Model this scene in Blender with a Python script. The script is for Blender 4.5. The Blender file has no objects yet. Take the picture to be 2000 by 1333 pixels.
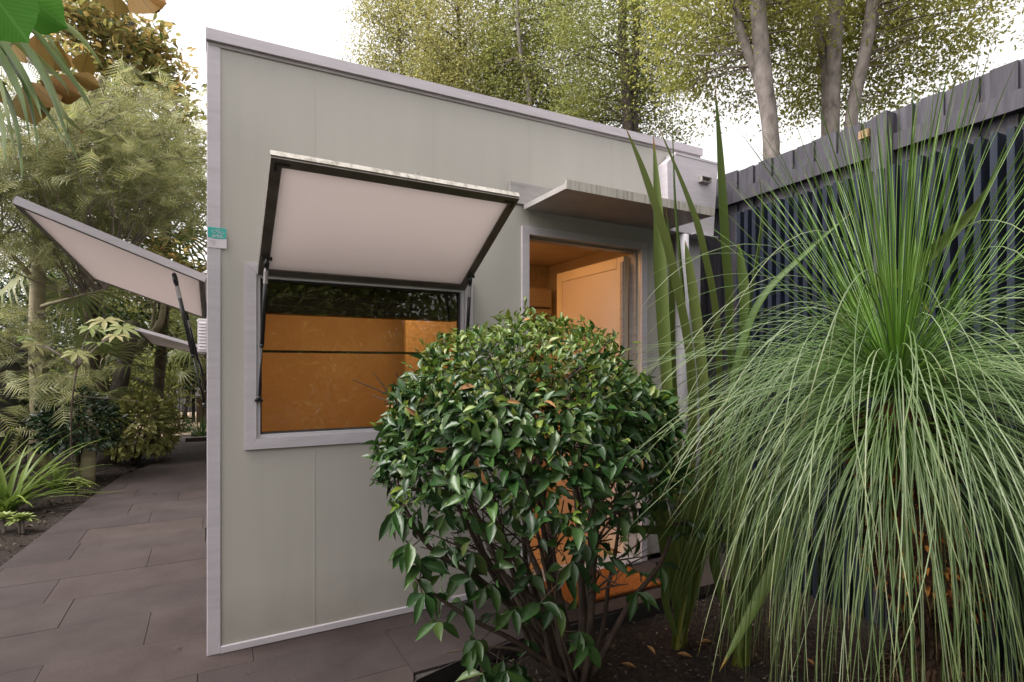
import bpy, math, random
import numpy as np
from mathutils import Matrix, Vector
R = math.radians
random.seed(7); rng = np.random.default_rng(7)
SC = bpy.context.scene
COL = SC.collection

# ------------------------------------------------------------------ camera, sky, sun, exposure
CAM_H = 1.32; FPX = 1083.6
cam_d = bpy.data.cameras.new('camera'); cam = bpy.data.objects.new('camera', cam_d); COL.objects.link(cam)
cam.location = (0, 0, CAM_H); cam.rotation_euler = (R(90), 0, -math.asin(.4801))
cam_d.sensor_width = 36; cam_d.lens = FPX/2000*36; cam_d.shift_y = .02575
cam_d.clip_start = .05; cam_d.clip_end = 2000
SC.camera = cam
SUN_EL, SUN_AZ = R(58), R(-85)       # azimuth from +Y towards +X
W = bpy.data.worlds.new('World'); SC.world = W; W.use_nodes = True
wn = W.node_tree.nodes; wl = W.node_tree.links
sky = wn.new('ShaderNodeTexSky'); sky.sky_type = 'NISHITA'; sky.sun_disc = False
sky.sun_elevation = SUN_EL; sky.sun_rotation = SUN_AZ; sky.dust_density = 4; sky.air_density = 1; sky.ozone_density = 1
hs = wn.new('ShaderNodeHueSaturation'); hs.inputs['Saturation'].default_value = .06
tint = wn.new('ShaderNodeMix'); tint.data_type = 'RGBA'; tint.blend_type = 'MULTIPLY'; tint.inputs[0].default_value = 1
tint.inputs[7].default_value = (1, .965, .95, 1)
wl.new(sky.outputs[0], hs.inputs['Color']); wl.new(hs.outputs[0], tint.inputs[6])
bg = wn['Background']; wl.new(tint.outputs[2], bg.inputs['Color']); bg.inputs['Strength'].default_value = .15
sun_d = bpy.data.lights.new('sun', 'SUN'); sun_d.energy = 1.5; sun_d.angle = R(35); sun_d.color = (1, .95, .87)
sun = bpy.data.objects.new('sun', sun_d); COL.objects.link(sun)
sv = Vector((math.cos(SUN_EL)*math.sin(SUN_AZ), math.cos(SUN_EL)*math.cos(SUN_AZ), math.sin(SUN_EL)))
sun.rotation_euler = sv.to_track_quat('Z', 'Y').to_euler()
SC.view_settings.view_transform = 'Standard'; SC.view_settings.look = 'None'
SC.view_settings.gamma = 1; SC.view_settings.exposure = 1.5
SC.view_settings.use_curve_mapping = False
SC.cycles.max_bounces = 10; SC.cycles.transparent_max_bounces = 16
SC.cycles.sample_clamp_indirect = 6

# ------------------------------------------------------------------ helpers
def P(x, y, d):
    """A point of the place seen at photo pixel x, y and d metres deep along the view."""
    a = (x-1000)/FPX; b = (718-y)/FPX
    return Vector((d*(.4801+.8773*a), d*(.8773-.4801*a), CAM_H+d*b))

def empty(name, loc, label=None, cat=None, group=None):
    o = bpy.data.objects.new(name, None); COL.objects.link(o); o.location = loc
    o.empty_display_size = .1
    return tag(o, label, cat, group)
def tag(o, label=None, cat=None, group=None, kind=None):
    for k, v in (('label', label), ('category', cat), ('group', group), ('kind', kind)):
        if v: o[k] = v
    return o
def put(name, me, mat, parent=None, M=None, kind=None):
    o = bpy.data.objects.new(name, me); COL.objects.link(o)
    if mat is not None and not me.materials: me.materials.append(mat)
    if parent is not None:
        o.parent = parent
        if parent.type == 'EMPTY': o.matrix_parent_inverse = Matrix.Translation(-Vector(parent.location))
    if M is not None: o.matrix_basis = M
    if kind: o['kind'] = kind
    return o

class MB:
    def __init__(s): s.v = []; s.f = []; s.a = []
    def add(s, vs, fs, att=None):
        b = len(s.v); s.v += [tuple(v) for v in vs]; s.f += [tuple(b+i for i in f) for f in fs]
        s.a += list(att) if att is not None else [0]*len(vs)
        return s
    def box(s, lo, hi, bev=0):
        x0, y0, z0 = lo; x1, y1, z1 = hi
        if bev:
            b = bev; vs = []; 
            for z, i in ((z0, b), (z0+b, 0), (z1-b, 0), (z1, b)):
                j = b-i
                ring = [(x0+b, y0+i), (x1-b, y0+i), (x1-i, y0+b), (x1-i, y1-b), (x1-b, y1-i), (x0+b, y1-i), (x0+i, y1-b), (x0+i, y0+b)]
                vs += [(p[0], p[1], z) for p in ring]
            fs = [tuple(range(7, -1, -1)), tuple(range(24, 32))]
            for k in range(3):
                for i in range(8):
                    fs.append((k*8+i, k*8+(i+1) % 8, k*8+8+(i+1) % 8, k*8+8+i))
            return s.add(vs, fs)
        vs = [(x, y, z) for z in (z0, z1) for y in (y0, y1) for x in (x0, x1)]
        return s.add(vs, [(0, 2, 3, 1), (4, 5, 7, 6), (0, 1, 5, 4), (2, 6, 7, 3), (0, 4, 6, 2), (1, 3, 7, 5)])
    def hexa(s, a, b, c, d, n):
        """A slab: quad a,b,c,d pushed along n."""
        q = [Vector(p) for p in (a, b, c, d)]; n = Vector(n)
        vs = q+[p+n for p in q]
        return s.add(vs, [(3, 2, 1, 0), (4, 5, 6, 7), (0, 1, 5, 4), (1, 2, 6, 5), (2, 3, 7, 6), (3, 0, 4, 7)])
    def prism(s, poly, z0, z1):
        n = len(poly)
        vs = [(p[0], p[1], z0) for p in poly]+[(p[0], p[1], z1) for p in poly]
        return s.add(vs, [tuple(range(n-1, -1, -1)), tuple(range(n, 2*n))]+[(i, (i+1) % n, n+(i+1) % n, n+i) for i in range(n)])
    def prism_y(s, poly, y0, y1):
        n = len(poly)
        vs = [(p[0], y0, p[1]) for p in poly]+[(p[0], y1, p[1]) for p in poly]
        return s.add(vs, [tuple(range(n)), tuple(range(2*n-1, n-1, -1))]+[((i+1) % n, i, n+i, n+(i+1) % n) for i in range(n)])
    def tube(s, pts, rad, n=7, cap=True, lump=0):
        pts = [Vector(p) for p in pts]; m = len(pts)
        if not hasattr(rad, '__len__'): rad = [rad]*m
        vs = []; up = Vector((.31, .17, .93)).normalized(); x = None
        for i, p in enumerate(pts):
            t = (pts[min(i+1, m-1)]-pts[max(i-1, 0)]).normalized()
            x = up.cross(t) if x is None else x-t*x.dot(t)
            if x.length < 1e-4: x = t.orthogonal()
            x.normalize(); y = t.cross(x)
            for k in range(n):
                a = 2*math.pi*k/n; r = rad[i]*(1+lump*random.uniform(-1, 1))
                vs.append(p+x*math.cos(a)*r+y*math.sin(a)*r)
        fs = [(i*n+k, i*n+(k+1) % n, i*n+n+(k+1) % n, i*n+n+k) for i in range(m-1) for k in range(n)]
        if cap: fs += [tuple(range(n-1, -1, -1)), tuple(range((m-1)*n, m*n))]
        return s.add(vs, fs)
    def ribbon(s, pts, wid, side=None, fold=.25, up=None):
        """A folded strap leaf along pts; wid is the half width at each point."""
        pts = [Vector(p) for p in pts]; m = len(pts); vs = []; at = []
        sd = Vector(side) if side is not None else None
        for i, p in enumerate(pts):
            t = (pts[min(i+1, m-1)]-pts[max(i-1, 0)]).normalized()
            x = sd if sd is not None else t.cross(Vector((0, 0, 1)))
            x = x-t*x.dot(t)
            if x.length < 1e-4: x = t.orthogonal()
            x.normalize(); sd = x; nn = x.cross(t)
            w = wid[i]
            vs += [p-x*w+nn*w*fold, p, p+x*w+nn*w*fold]; at += [i/(m-1)]*3
        fs = []
        for i in range(m-1):
            b = i*3; fs += [(b, b+1, b+4, b+3), (b+1, b+2, b+5, b+4)]
        return s.add(vs, fs, at)
    def mesh(s, name, smooth=False):
        me = bpy.data.meshes.new(name); me.from_pydata(s.v, [], s.f); me.update()
        if smooth: me.polygons.foreach_set('use_smooth', [True]*len(me.polygons))
        if any(s.a):
            at = me.attributes.new('along', 'FLOAT', 'POINT'); at.data.foreach_set('value', s.a)
        return me
    def build(s, name, mat, parent=None, smooth=False, kind=None):
        return put(name, s.mesh(name, smooth), mat, parent, None, kind)

def bez(a, b, c, n=8):
    a, b, c = Vector(a), Vector(b), Vector(c)
    return [a*(1-t)**2+b*2*t*(1-t)+c*t*t for t in [i/n for i in range(n+1)]]
def spline(pts, n=6):
    pts = [Vector(p) for p in pts]; q = [pts[0]*2-pts[1]]+pts+[pts[-1]*2-pts[-2]]; out = []
    for i in range(1, len(q)-2):
        for k in range(n):
            t = k/n; a, b, c, d = q[i-1:i+3]
            out.append(.5*((2*b)+(c-a)*t+(2*a-5*b+4*c-d)*t*t+(3*b-a-3*c+d)*t**3))
    return out+[pts[-1]]

# leaf templates: (verts, faces), x across, y along, z up
def tmpl_leaf(seg=4, fold=.10, droop=.18, shape=None):
    sh = shape or [(0, .03), (.22, .36), (.5, .5), (.78, .30), (1, 0)]
    vs = []; fs = []
    for y, w in sh:
        z = -droop*y*y
        if w == 0: vs.append((0, y, z))
        else: vs += [(-w, y, z+fold*w*2), (0, y, z), (w, y, z+fold*w*2)]
    n = len(sh)
    for i in range(n-1):
        b = i*3
        if sh[i+1][1] == 0: fs += [(b, b+1, b+3), (b+1, b+2, b+3)]
        else: fs += [(b, b+1, b+4, b+3), (b+1, b+2, b+5, b+4)]
    return np.array(vs, float), fs
def tmpl_kite():
    return np.array([(0, 0, 0), (-.5, .45, .10), (.5, .45, .10), (0, 1, -.12)], float), [(0, 2, 3), (0, 3, 1)]
def tmpl_frond(pairs=8):
    vs = []; fs = []
    def q(a, b, w):
        a = np.array(a); b = np.array(b); d = b-a; s = np.array((-d[1], d[0], 0)); s = s/np.linalg.norm(s)*w
        k = len(vs); vs.extend([a-s, a+s, b]); fs.append((k, k+1, k+2))
    q((0, 0, 0), (0, 1, -.15), .016)
    for i in range(pairs):
        y = .12+.8*i/pairs; l = .42*math.sin(math.pi*(.2+.75*i/pairs))+.06
        for sg in (-1, 1):
            q((0, y, -.15*y*y), (sg*l, y+.28, -.15*y*y-.06+.1*random.random()), .024)
    return np.array(vs, float), fs
def tmpl_palm(n=26):
    """A fan leaf: narrow blades from one point; x across, y out."""
    vs = []; fs = []
    for i in range(n):
        a = R(-118+236*i/(n-1)); l = .8+.2*math.cos(a*.8)+random.uniform(-.05, .05)
        d = np.array((math.sin(a), math.cos(a), 0)); s = np.array((d[1], -d[0], 0))
        k = len(vs); st = [(.02, .006, 0), (.35, .026, .05), (.7, .02, -.02), (1, .002, -.20-.15*random.random())]
        for t, w, z in st:
            vs.extend([d*t*l-s*w+np.array((0, 0, z)), d*t*l+s*w+np.array((0, 0, z+.012))])
        for j in range(3): fs.append((k+2*j, k+2*j+1, k+2*j+3, k+2*j+2))
    return np.array(vs, float), fs
def palmate(lobes=7):
    vs = [(0, 0, 0)]; fs = []
    for i in range(lobes):
        a = R(-125+250*i/(lobes-1)); l = (.62+.38*math.cos(a*.75))
        d = np.array((math.sin(a), math.cos(a), 0)); s = np.array((d[1], -d[0], 0)); k = len(vs)
        for t, w in ((.3, .09), (.62, .12)):
            vs += [tuple(d*l*t-s*w+np.array((0, 0, .03))), tuple(d*l*t), tuple(d*l*t+s*w+np.array((0, 0, .03)))]
        vs.append(tuple(d*l+np.array((0, 0, -.14))))
        fs += [(0, k+1, k), (0, k+2, k+1), (k, k+1, k+4, k+3), (k+1, k+2, k+5, k+4), (k+3, k+4, k+6), (k+4, k+5, k+6)]
    return np.array(vs, float), fs

def frames(F, N):
    F = F/np.linalg.norm(F, axis=1, keepdims=True)
    S = np.cross(F, N); L = np.linalg.norm(S, axis=1, keepdims=True); L[L < 1e-5] = 1
    S = S/L; N = np.cross(S, F)
    return S, F, N
def scatter(name, tm, pos, F, N, ln, wd, mat, parent, kind='stuff', smooth=True):
    """All leaves of one crown as one mesh: tm at pos, pointing along F, facing N."""
    tv, tf = tm; n = len(pos); V = len(tv)
    S, F, N = frames(np.asarray(F, float), np.asarray(N, float))
    ln = np.broadcast_to(ln, (n,)); wd = np.broadcast_to(wd, (n,))
    co = (pos[:, None, :]+tv[None, :, 0:1]*(S*wd[:, None])[:, None, :]+tv[None, :, 1:2]*(F*ln[:, None])[:, None, :]
          + tv[None, :, 2:3]*(N*ln[:, None])[:, None, :]).reshape(-1, 3)
    loops = np.concatenate([np.array(f) for f in tf]); tot = np.array([len(f) for f in tf]); st = np.concatenate([[0], np.cumsum(tot)[:-1]])
    L = len(loops)
    li = (loops[None, :]+np.arange(n)[:, None]*V).ravel(); ls = (st[None, :]+np.arange(n)[:, None]*L).ravel(); lt = np.tile(tot, n)
    me = bpy.data.meshes.new(name)
    me.vertices.add(len(co)); me.vertices.foreach_set('co', co.ravel().astype(np.float32))
    me.loops.add(len(li)); me.loops.foreach_set('vertex_index', li.astype(np.int32))
    me.polygons.add(len(ls)); me.polygons.foreach_set('loop_start', ls.astype(np.int32)); me.polygons.foreach_set('loop_total', lt.astype(np.int32))
    me.polygons.foreach_set('use_smooth', np.full(len(ls), smooth))
    me.update(calc_edges=True); me.validate()
    return put(name, me, mat, parent, None, kind)
def leaves_single(name, tm, pos, F, N, ln, wd, mat, parent):
    """Each leaf an object of its own; all share one mesh."""
    tv, tf = tm; me = bpy.data.meshes.new(name); me.from_pydata([tuple(v) for v in tv], [], tf)
    me.polygons.foreach_set('use_smooth', [True]*len(me.polygons)); me.materials.append(mat)
    S, F, N = frames(np.asarray(F, float), np.asarray(N, float)); n = len(pos)
    ln = np.broadcast_to(ln, (n,)); wd = np.broadcast_to(wd, (n,))
    for i in range(n):
        m = Matrix.Identity(4)
        for r in range(3):
            m[r][0] = S[i][r]*wd[i]; m[r][1] = F[i][r]*ln[i]; m[r][2] = N[i][r]*ln[i]; m[r][3] = pos[i][r]
        put(name, me, None, parent, m)
def leaves(name, tm, pos, F, N, ln, wd, mat, parent, single):
    """The nearest `single` leaves one by one, the rest as one mesh."""
    n = len(pos); ln = np.broadcast_to(ln, (n,)).copy(); wd = np.broadcast_to(wd, (n,)).copy()
    score = ln/np.linalg.norm(pos-np.array((0, 0, CAM_H)), axis=1)**2
    o = np.argsort(-score); a, b = o[:single], o[single:]
    if len(a): leaves_single('leaf', tm, pos[a], F[a], N[a], ln[a], wd[a], mat, parent)
    if len(b): scatter(name, tm, pos[b], F[b], N[b], ln[b], wd[b], mat, parent)

# ------------------------------------------------------------------ materials
def nmat(name):
    m = bpy.data.materials.new(name); m.use_nodes = True
    nt = m.node_tree; b = nt.nodes['Principled BSDF']
    return m, nt.nodes, nt.links, b
def noise(nd, lk, scale, detail=5, vec=None, rough=.6, dist=0):
    t = nd.new('ShaderNodeTexNoise'); t.inputs['Scale'].default_value = scale; t.inputs['Detail'].default_value = detail
    t.inputs['Roughness'].default_value = rough; t.inputs['Distortion'].default_value = dist
    if vec is not None: lk.new(vec, t.inputs['Vector'])
    return t
def ramp(nd, cols, pos=None):
    r = nd.new('ShaderNodeValToRGB'); e = r.color_ramp.elements
    n = len(cols)
    while len(e) < n: e.new(.5)
    for i, c in enumerate(cols):
        e[i].position = pos[i] if pos else i/(n-1); e[i].color = tuple(c)+(1,)
    return r
def bump(nd, lk, b, src, strength=.3, dist=.01):
    k = nd.new('ShaderNodeBump'); k.inputs['Strength'].default_value = strength; k.inputs['Distance'].default_value = dist
    lk.new(src, k.inputs['Height']); lk.new(k.outputs[0], b.inputs['Normal']); return k
def objvec(nd, stretch=None):
    c = nd.new('ShaderNodeNewGeometry')
    if not stretch: return c.outputs['Position']
    m = nd.new('ShaderNodeMapping'); m.inputs['Scale'].default_value = stretch
    nd.id_data.links.new(c.outputs['Position'], m.inputs[0]); return m.outputs[0]
def mat_noise(name, cols, scale=8, rough=.6, stretch=None, bmp=.2, bscale=None, metal=0, spec=.5, detail=6, pos=None, bdist=.005, objrand=0):
    m, nd, lk, b = nmat(name); v = objvec(nd, stretch)
    t = noise(nd, lk, scale, detail, v); r = ramp(nd, cols, pos or [.3+.4*i/(len(cols)-1) for i in range(len(cols))])
    lk.new(t.outputs[0], r.inputs[0]); out = r.outputs[0]
    if objrand:
        oi = nd.new('ShaderNodeObjectInfo'); mr = nd.new('ShaderNodeMapRange'); mr.inputs[3].default_value = 1-objrand; mr.inputs[4].default_value = 1+objrand
        lk.new(oi.outputs['Random'], mr.inputs[0])
        mx = nd.new('ShaderNodeMix'); mx.data_type = 'RGBA'; mx.blend_type = 'MULTIPLY'; mx.inputs[0].default_value = 1
        lk.new(out, mx.inputs[6]); lk.new(mr.outputs[0], mx.inputs[7]); out = mx.outputs[2]
    lk.new(out, b.inputs['Base Color'])
    b.inputs['Roughness'].default_value = rough; b.inputs['Metallic'].default_value = metal; b.inputs['Specular IOR Level'].default_value = spec
    if bmp:
        t2 = noise(nd, lk, bscale or scale*4, 8, v); bump(nd, lk, b, t2.outputs[0], bmp, bdist)
    return m
def mat_leaf(name, cols, rough=.45, trans=.3, tcol=None, back=None, spec=.22, along=None, mottled=None):
    """Leaf: colour varies from leaf to leaf; light passes through; back = colour of the underside."""
    m, nd, lk, b = nmat(name); g = nd.new('ShaderNodeNewGeometry'); oi = nd.new('ShaderNodeObjectInfo')
    ad = nd.new('ShaderNodeMath'); ad.operation = 'ADD'; fr = nd.new('ShaderNodeMath'); fr.operation = 'FRACT'
    lk.new(g.outputs['Random Per Island'], ad.inputs[0]); lk.new(oi.outputs['Random'], ad.inputs[1]); lk.new(ad.outputs[0], fr.inputs[0])
    r = ramp(nd, cols); lk.new(fr.outputs[0], r.inputs[0]); out = r.outputs[0]
    if along:
        at = nd.new('ShaderNodeAttribute'); at.attribute_name = 'along'; ar = ramp(nd, [c for _, c in along], [p for p, _ in along])
        lk.new(at.outputs['Fac'], ar.inputs[0])
        mx = nd.new('ShaderNodeMix'); mx.data_type = 'RGBA'; mx.blend_type = 'MULTIPLY'; mx.inputs[0].default_value = 1
        lk.new(out, mx.inputs[6]); lk.new(ar.outputs[0], mx.inputs[7]); out = mx.outputs[2]
    if mottled:
        t = noise(nd, lk, mottled[0], 2, g.outputs['Position']); cr = ramp(nd, [(0, 0, 0), (1, 1, 1)], [.48, .56]); lk.new(t.outputs[0], cr.inputs[0])
        mx = nd.new('ShaderNodeMix'); mx.data_type = 'RGBA'; lk.new(cr.outputs[0], mx.inputs[0]); lk.new(out, mx.inputs[6]); mx.inputs[7].default_value = tuple(mottled[1])+(1,); out = mx.outputs[2]
    if back:
        mx = nd.new('ShaderNodeMix'); mx.data_type = 'RGBA'; lk.new(g.outputs['Backfacing'], mx.inputs[0]); lk.new(out, mx.inputs[6])
        br = ramp(nd, back); lk.new(fr.outputs[0], br.inputs[0]); lk.new(br.outputs[0], mx.inputs[7]); out = mx.outputs[2]
    lk.new(out, b.inputs['Base Color']); b.inputs['Roughness'].default_value = rough; b.inputs['Specular IOR Level'].default_value = spec
    tr = nd.new('ShaderNodeBsdfTranslucent'); ms = nd.new('ShaderNodeMixShader'); ms.inputs[0].default_value = trans
    if tcol: tr.inputs[0].default_value = tuple(tcol)+(1,)
    else: lk.new(out, tr.inputs[0])
    lk.new(b.outputs[0], ms.inputs[1]); lk.new(tr.outputs[0], ms.inputs[2]); lk.new(ms.outputs[0], nd['Material Output'].inputs[0])
    return m

M = {}
# translucent-looking twin wall cladding: fine vertical ribs, faint streaks
def mat_cladding():
    m, nd, lk, b = nmat('cladding'); g = nd.new('ShaderNodeNewGeometry')
    mp = nd.new('ShaderNodeMapping'); mp.inputs['Scale'].default_value = (9, 9, .5); lk.new(g.outputs['Position'], mp.inputs[0])
    t = noise(nd, lk, 1.3, 6, mp.outputs[0]); t2 = noise(nd, lk, 1.1, 4, g.outputs['Position'])
    ad = nd.new('ShaderNodeMath'); ad.operation = 'ADD'; lk.new(t.outputs[0], ad.inputs[0]); lk.new(t2.outputs[0], ad.inputs[1])
    r = ramp(nd, [(.400, .383, .350), (.42, .400, .368), (.435, .413, .382)], [.35, .5, .65]); hv = nd.new('ShaderNodeMath'); hv.operation = 'MULTIPLY'; hv.inputs[1].default_value = .5
    lk.new(ad.outputs[0], hv.inputs[0]); lk.new(hv.outputs[0], r.inputs[0])
    # splash dirt low on the wall
    sp = nd.new('ShaderNodeSeparateXYZ'); lk.new(g.outputs['Position'], sp.inputs[0])
    t3 = noise(nd, lk, 4, 6, g.outputs['Position']); mr = nd.new('ShaderNodeMapRange'); mr.inputs[1].default_value = .30; mr.inputs[2].default_value = 0; mr.inputs[3].default_value = 0; mr.inputs[4].default_value = .9
    lk.new(sp.outputs[2], mr.inputs[0]); mu = nd.new('ShaderNodeMath'); mu.operation = 'MULTIPLY'; lk.new(t3.outputs[0], mu.inputs[0]); lk.new(mr.outputs[0], mu.inputs[1])
    mx = nd.new('ShaderNodeMix'); mx.data_type = 'RGBA'; lk.new(mu.outputs[0], mx.inputs[0]); lk.new(r.outputs[0], mx.inputs[6]); mx.inputs[7].default_value = (.21, .18, .155, 1)
    lk.new(mx.outputs[2], b.inputs['Base Color'])
    wv = nd.new('ShaderNodeTexWave'); wv.wave_type = 'BANDS'; wv.bands_direction = 'X'; wv.inputs['Scale'].default_value = 40; wv.inputs['Distortion'].default_value = .3
    lk.new(g.outputs['Position'], wv.inputs[0]); bump(nd, lk, b, wv.outputs[0], .07, .002)
    b.inputs['Roughness'].default_value = .27; b.inputs['Specular IOR Level'].default_value = .42
    return m
M['clad'] = mat_cladding()
M['alu'] = mat_noise('anodised_aluminium', [(.47, .435, .47), (.55, .51, .55)], 5, .5, (1, 1, 8), .05, 60, .1)
M['galv'] = mat_noise('weathered_steel_sheet', [(.25, .235, .23), (.32, .30, .295), (.36, .34, .335)], 3, .55, (2, 2, 8), .08, 40, .05)
M['galv_edge'] = mat_noise('stained_steel_edge', [(.17, .15, .12), (.42, .39, .35), (.50, .48, .45)], 5, .65, (9, 9, .6), .15, 40, .15)
M['bronze'] = mat_noise('bronze_frame', [(.11, .092, .08), (.18, .155, .135)], 9, .5, None, .05, 60, .3)
M['flap_panel'] = mat_noise('white_flap_panel', [(.70, .66, .65), (.78, .74, .73)], 2.5, .5, (2, 2, 2), .02)
M['flap_panel'] = mat_leaf('translucent_flap_sheet', [(.57, .52, .51), (.61, .56, .55)], .45, .62)
M['black'] = mat_noise('black_plastic', [(.010, .010, .011), (.018, .018, .019)], 20, .35, None, .03)
M['white_paint'] = mat_noise('white_paint', [(.46, .44, .47), (.52, .50, .53)], 4, .45, None, .04)
M['rubber'] = mat_noise('dark_gasket', [(.03, .028, .026), (.045, .04, .038)], 20, .6, None, .05)
M['inner'] = mat_noise('interior_board', [(.62, .52, .40), (.70, .60, .47)], 3, .55, None, .03)
def mat_honey():
    m, nd, lk, b = nmat('honeycomb_board'); g = nd.new('ShaderNodeNewGeometry'); v = nd.new('ShaderNodeTexVoronoi'); v.feature = 'DISTANCE_TO_EDGE'; v.inputs['Scale'].default_value = 30; v.inputs['Randomness'].default_value = .15
    lk.new(g.outputs['Position'], v.inputs['Vector']); r = ramp(nd, [(.44, .36, .25), (.60, .50, .36)], [.0, .08]); lk.new(v.outputs['Distance'], r.inputs[0]); lk.new(r.outputs[0], b.inputs['Base Color']); b.inputs['Roughness'].default_value = .5; return m
M['honey'] = mat_honey()
M['inner_dark'] = mat_noise('blind_cassette', [(.05, .043, .034), (.08, .07, .055)], 10, .5, None, .05)
M['cork'] = mat_noise('cork_floor', [(.10, .05, .025), (.42, .27, .15), (.50, .34, .2)], 60, .5, None, .1)
M['door'] = mat_noise('door_face', [(.58, .50, .46), (.66, .58, .53)], 2, .5, None, .03)
M['coir'] = mat_noise('coir', [(.12, .038, .010), (.27, .09, .022), (.34, .13, .035)], 70, .95, None, 1, 220, 0, .1, bdist=.012)
def mat_paver():
    m, nd, lk, b = nmat('bluestone'); g = nd.new('ShaderNodeNewGeometry'); v = g.outputs['Position']
    t1 = noise(nd, lk, 2.6, 7, v, .65); r1 = ramp(nd, [(.032, .0245, .0245), (.042, .033, .0325), (.050, .040, .039)], [.3, .5, .7]); lk.new(t1.outputs[0], r1.inputs[0])
    t2 = noise(nd, lk, 160, 4, v, .7); r2 = ramp(nd, [(.72, .72, .72), (1, 1, 1), (1.25, 1.22, 1.2)], [.3, .5, .72]); lk.new(t2.outputs[0], r2.inputs[0])
    m1 = nd.new('ShaderNodeMix'); m1.data_type = 'RGBA'; m1.blend_type = 'MULTIPLY'; m1.inputs[0].default_value = 1; lk.new(r1.outputs[0], m1.inputs[6]); lk.new(r2.outputs[0], m1.inputs[7])
    t3 = noise(nd, lk, 6.5, 3, v, .5, .8); r3 = ramp(nd, [(.55, .53, .53), (1, 1, 1)], [.255, .285]); lk.new(t3.outputs[0], r3.inputs[0])
    m2 = nd.new('ShaderNodeMix'); m2.data_type = 'RGBA'; m2.blend_type = 'MULTIPLY'; m2.inputs[0].default_value = 1; lk.new(m1.outputs[2], m2.inputs[6]); lk.new(r3.outputs[0], m2.inputs[7])
    oi = nd.new('ShaderNodeObjectInfo'); r4 = ramp(nd, [(.86, .87, .90), (1, 1, 1), (1.12, 1.08, 1.04)]); lk.new(oi.outputs['Random'], r4.inputs[0])
    m3 = nd.new('ShaderNodeMix'); m3.data_type = 'RGBA'; m3.blend_type = 'MULTIPLY'; m3.inputs[0].default_value = 1; lk.new(m2.outputs[2], m3.inputs[6]); lk.new(r4.outputs[0], m3.inputs[7])
    lk.new(m3.outputs[2], b.inputs['Base Color']); b.inputs['Roughness'].default_value = .75; b.inputs['Specular IOR Level'].default_value = .14
    bump(nd, lk, b, t2.outputs[0], .35, .003); return m
M['paver'] = mat_paver()
M['paver_base'] = mat_noise('mortar', [(.026, .022, .021), (.04, .034, .033)], 20, .9, None, .3)
M['soil'] = mat_noise('dark_soil', [(.010, .0075, .006), (.024, .017, .014), (.045, .033, .027)], 35, .95, None, 1, 55, 0, .2, bdist=.03)
M['chip'] = mat_leaf('bark_chip', [(.012, .008, .006), (.03, .02, .014), (.055, .04, .03), (.13, .10, .075)], .8, .0)
M['deadleaf'] = mat_leaf('dead_leaf', [(.20, .10, .04), (.30, .17, .07), (.16, .07, .03)], .7, .15)
M['gravel'] = mat_noise('gravel', [(.26, .18, .12), (.42, .31, .21), (.5, .4, .3)], 40, .9, None, 1, 70, bdist=.02)
M['steel_edge'] = mat_noise('black_edging', [(.012, .011, .011), (.02, .018, .017)], 10, .5, None, .1)
M['paling'] = mat_noise('stained_paling', [(.027, .024, .033), (.047, .043, .056), (.070, .064, .080)], 4, .75, (10, 10, .8), .5, 14, objrand=.25)
M['paling_old'] = mat_noise('old_paling', [(.014, .013, .012), (.026, .023, .021), (.04, .036, .032)], 4, .85, (10, 10, .8), .5, 14, objrand=.3)
M['batten'] = mat_noise('navy_batten', [(.010, .014, .024), (.017, .022, .036)], 6, .5, (8, 8, .6), .15, 20, objrand=.15, spec=.2)
M['raw_wood'] = mat_noise('raw_timber', [(.22, .13, .07), (.36, .24, .14)], 8, .8, (1, 1, 8), .3, 20)
M['sleeper'] = mat_noise('sleeper', [(.05, .035, .03), (.08, .06, .05)], 8, .8, (1, 8, 8), .3, 20)
M['bark_pale'] = mat_noise('pale_bark', [(.07, .058, .05), (.17, .145, .13), (.24, .21, .195)], 4, .85, (3, 3, 1.6), .6, 22, bdist=.015)
M['bark_dark'] = mat_noise('dark_bark', [(.045, .035, .03), (.09, .07, .06)], 6, .9, (4, 4, 1), .6, 18, bdist=.015)
M['bark_green'] = mat_noise('greenish_bark', [(.15, .135, .075), (.23, .20, .12), (.27, .22, .15)], 3, .8, (1, 1, 5), .3, 20, bdist=.008)
M['bark_shrub'] = mat_noise('shrub_bark', [(.035, .022, .015), (.07, .045, .032)], 14, .85, (2, 2, 1), .5, 60)
M['bark_palm'] = mat_noise('palm_trunk', [(.055, .04, .028), (.12, .085, .055)], 9, .95, (1, 1, 4), .9, 20, bdist=.02)
M['twig'] = mat_noise('twig', [(.10, .08, .065), (.20, .165, .14)], 6, .85, None, .2)

M['l_shrub'] = mat_leaf('glossy_leaf', [(.012, .034, .010), (.018, .052, .012), (.028, .072, .016), (.05, .10, .022), (.016, .046, .012), (.075, .12, .03)], .33, .2, spec=.40)
M['l_shrub_new'] = mat_leaf('young_leaf', [(.07, .135, .016), (.11, .175, .02), (.16, .21, .03), (.05, .11, .016), (.20, .22, .055), (.03, .08, .015)], .36, .3, spec=.5)
M['l_tree'] = mat_leaf('olive_leaf', [(.20, .20, .065), (.28, .275, .09), (.37, .34, .125), (.25, .25, .08), (.40, .345, .15)], .45, .65)
M['l_tree2'] = mat_leaf('lime_leaf', [(.21, .225, .05), (.29, .30, .075), (.36, .345, .10), (.25, .25, .075)], .45, .68)
M['l_tree_dark'] = mat_leaf('mid_green_leaf', [(.16, .185, .05), (.23, .25, .07), (.31, .305, .10)], .45, .6)
M['l_feather'] = mat_leaf('feathery_leaf', [(.15, .175, .07), (.25, .265, .12), (.40, .385, .23), (.31, .31, .10), (.19, .22, .10)], .5, .5)
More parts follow.
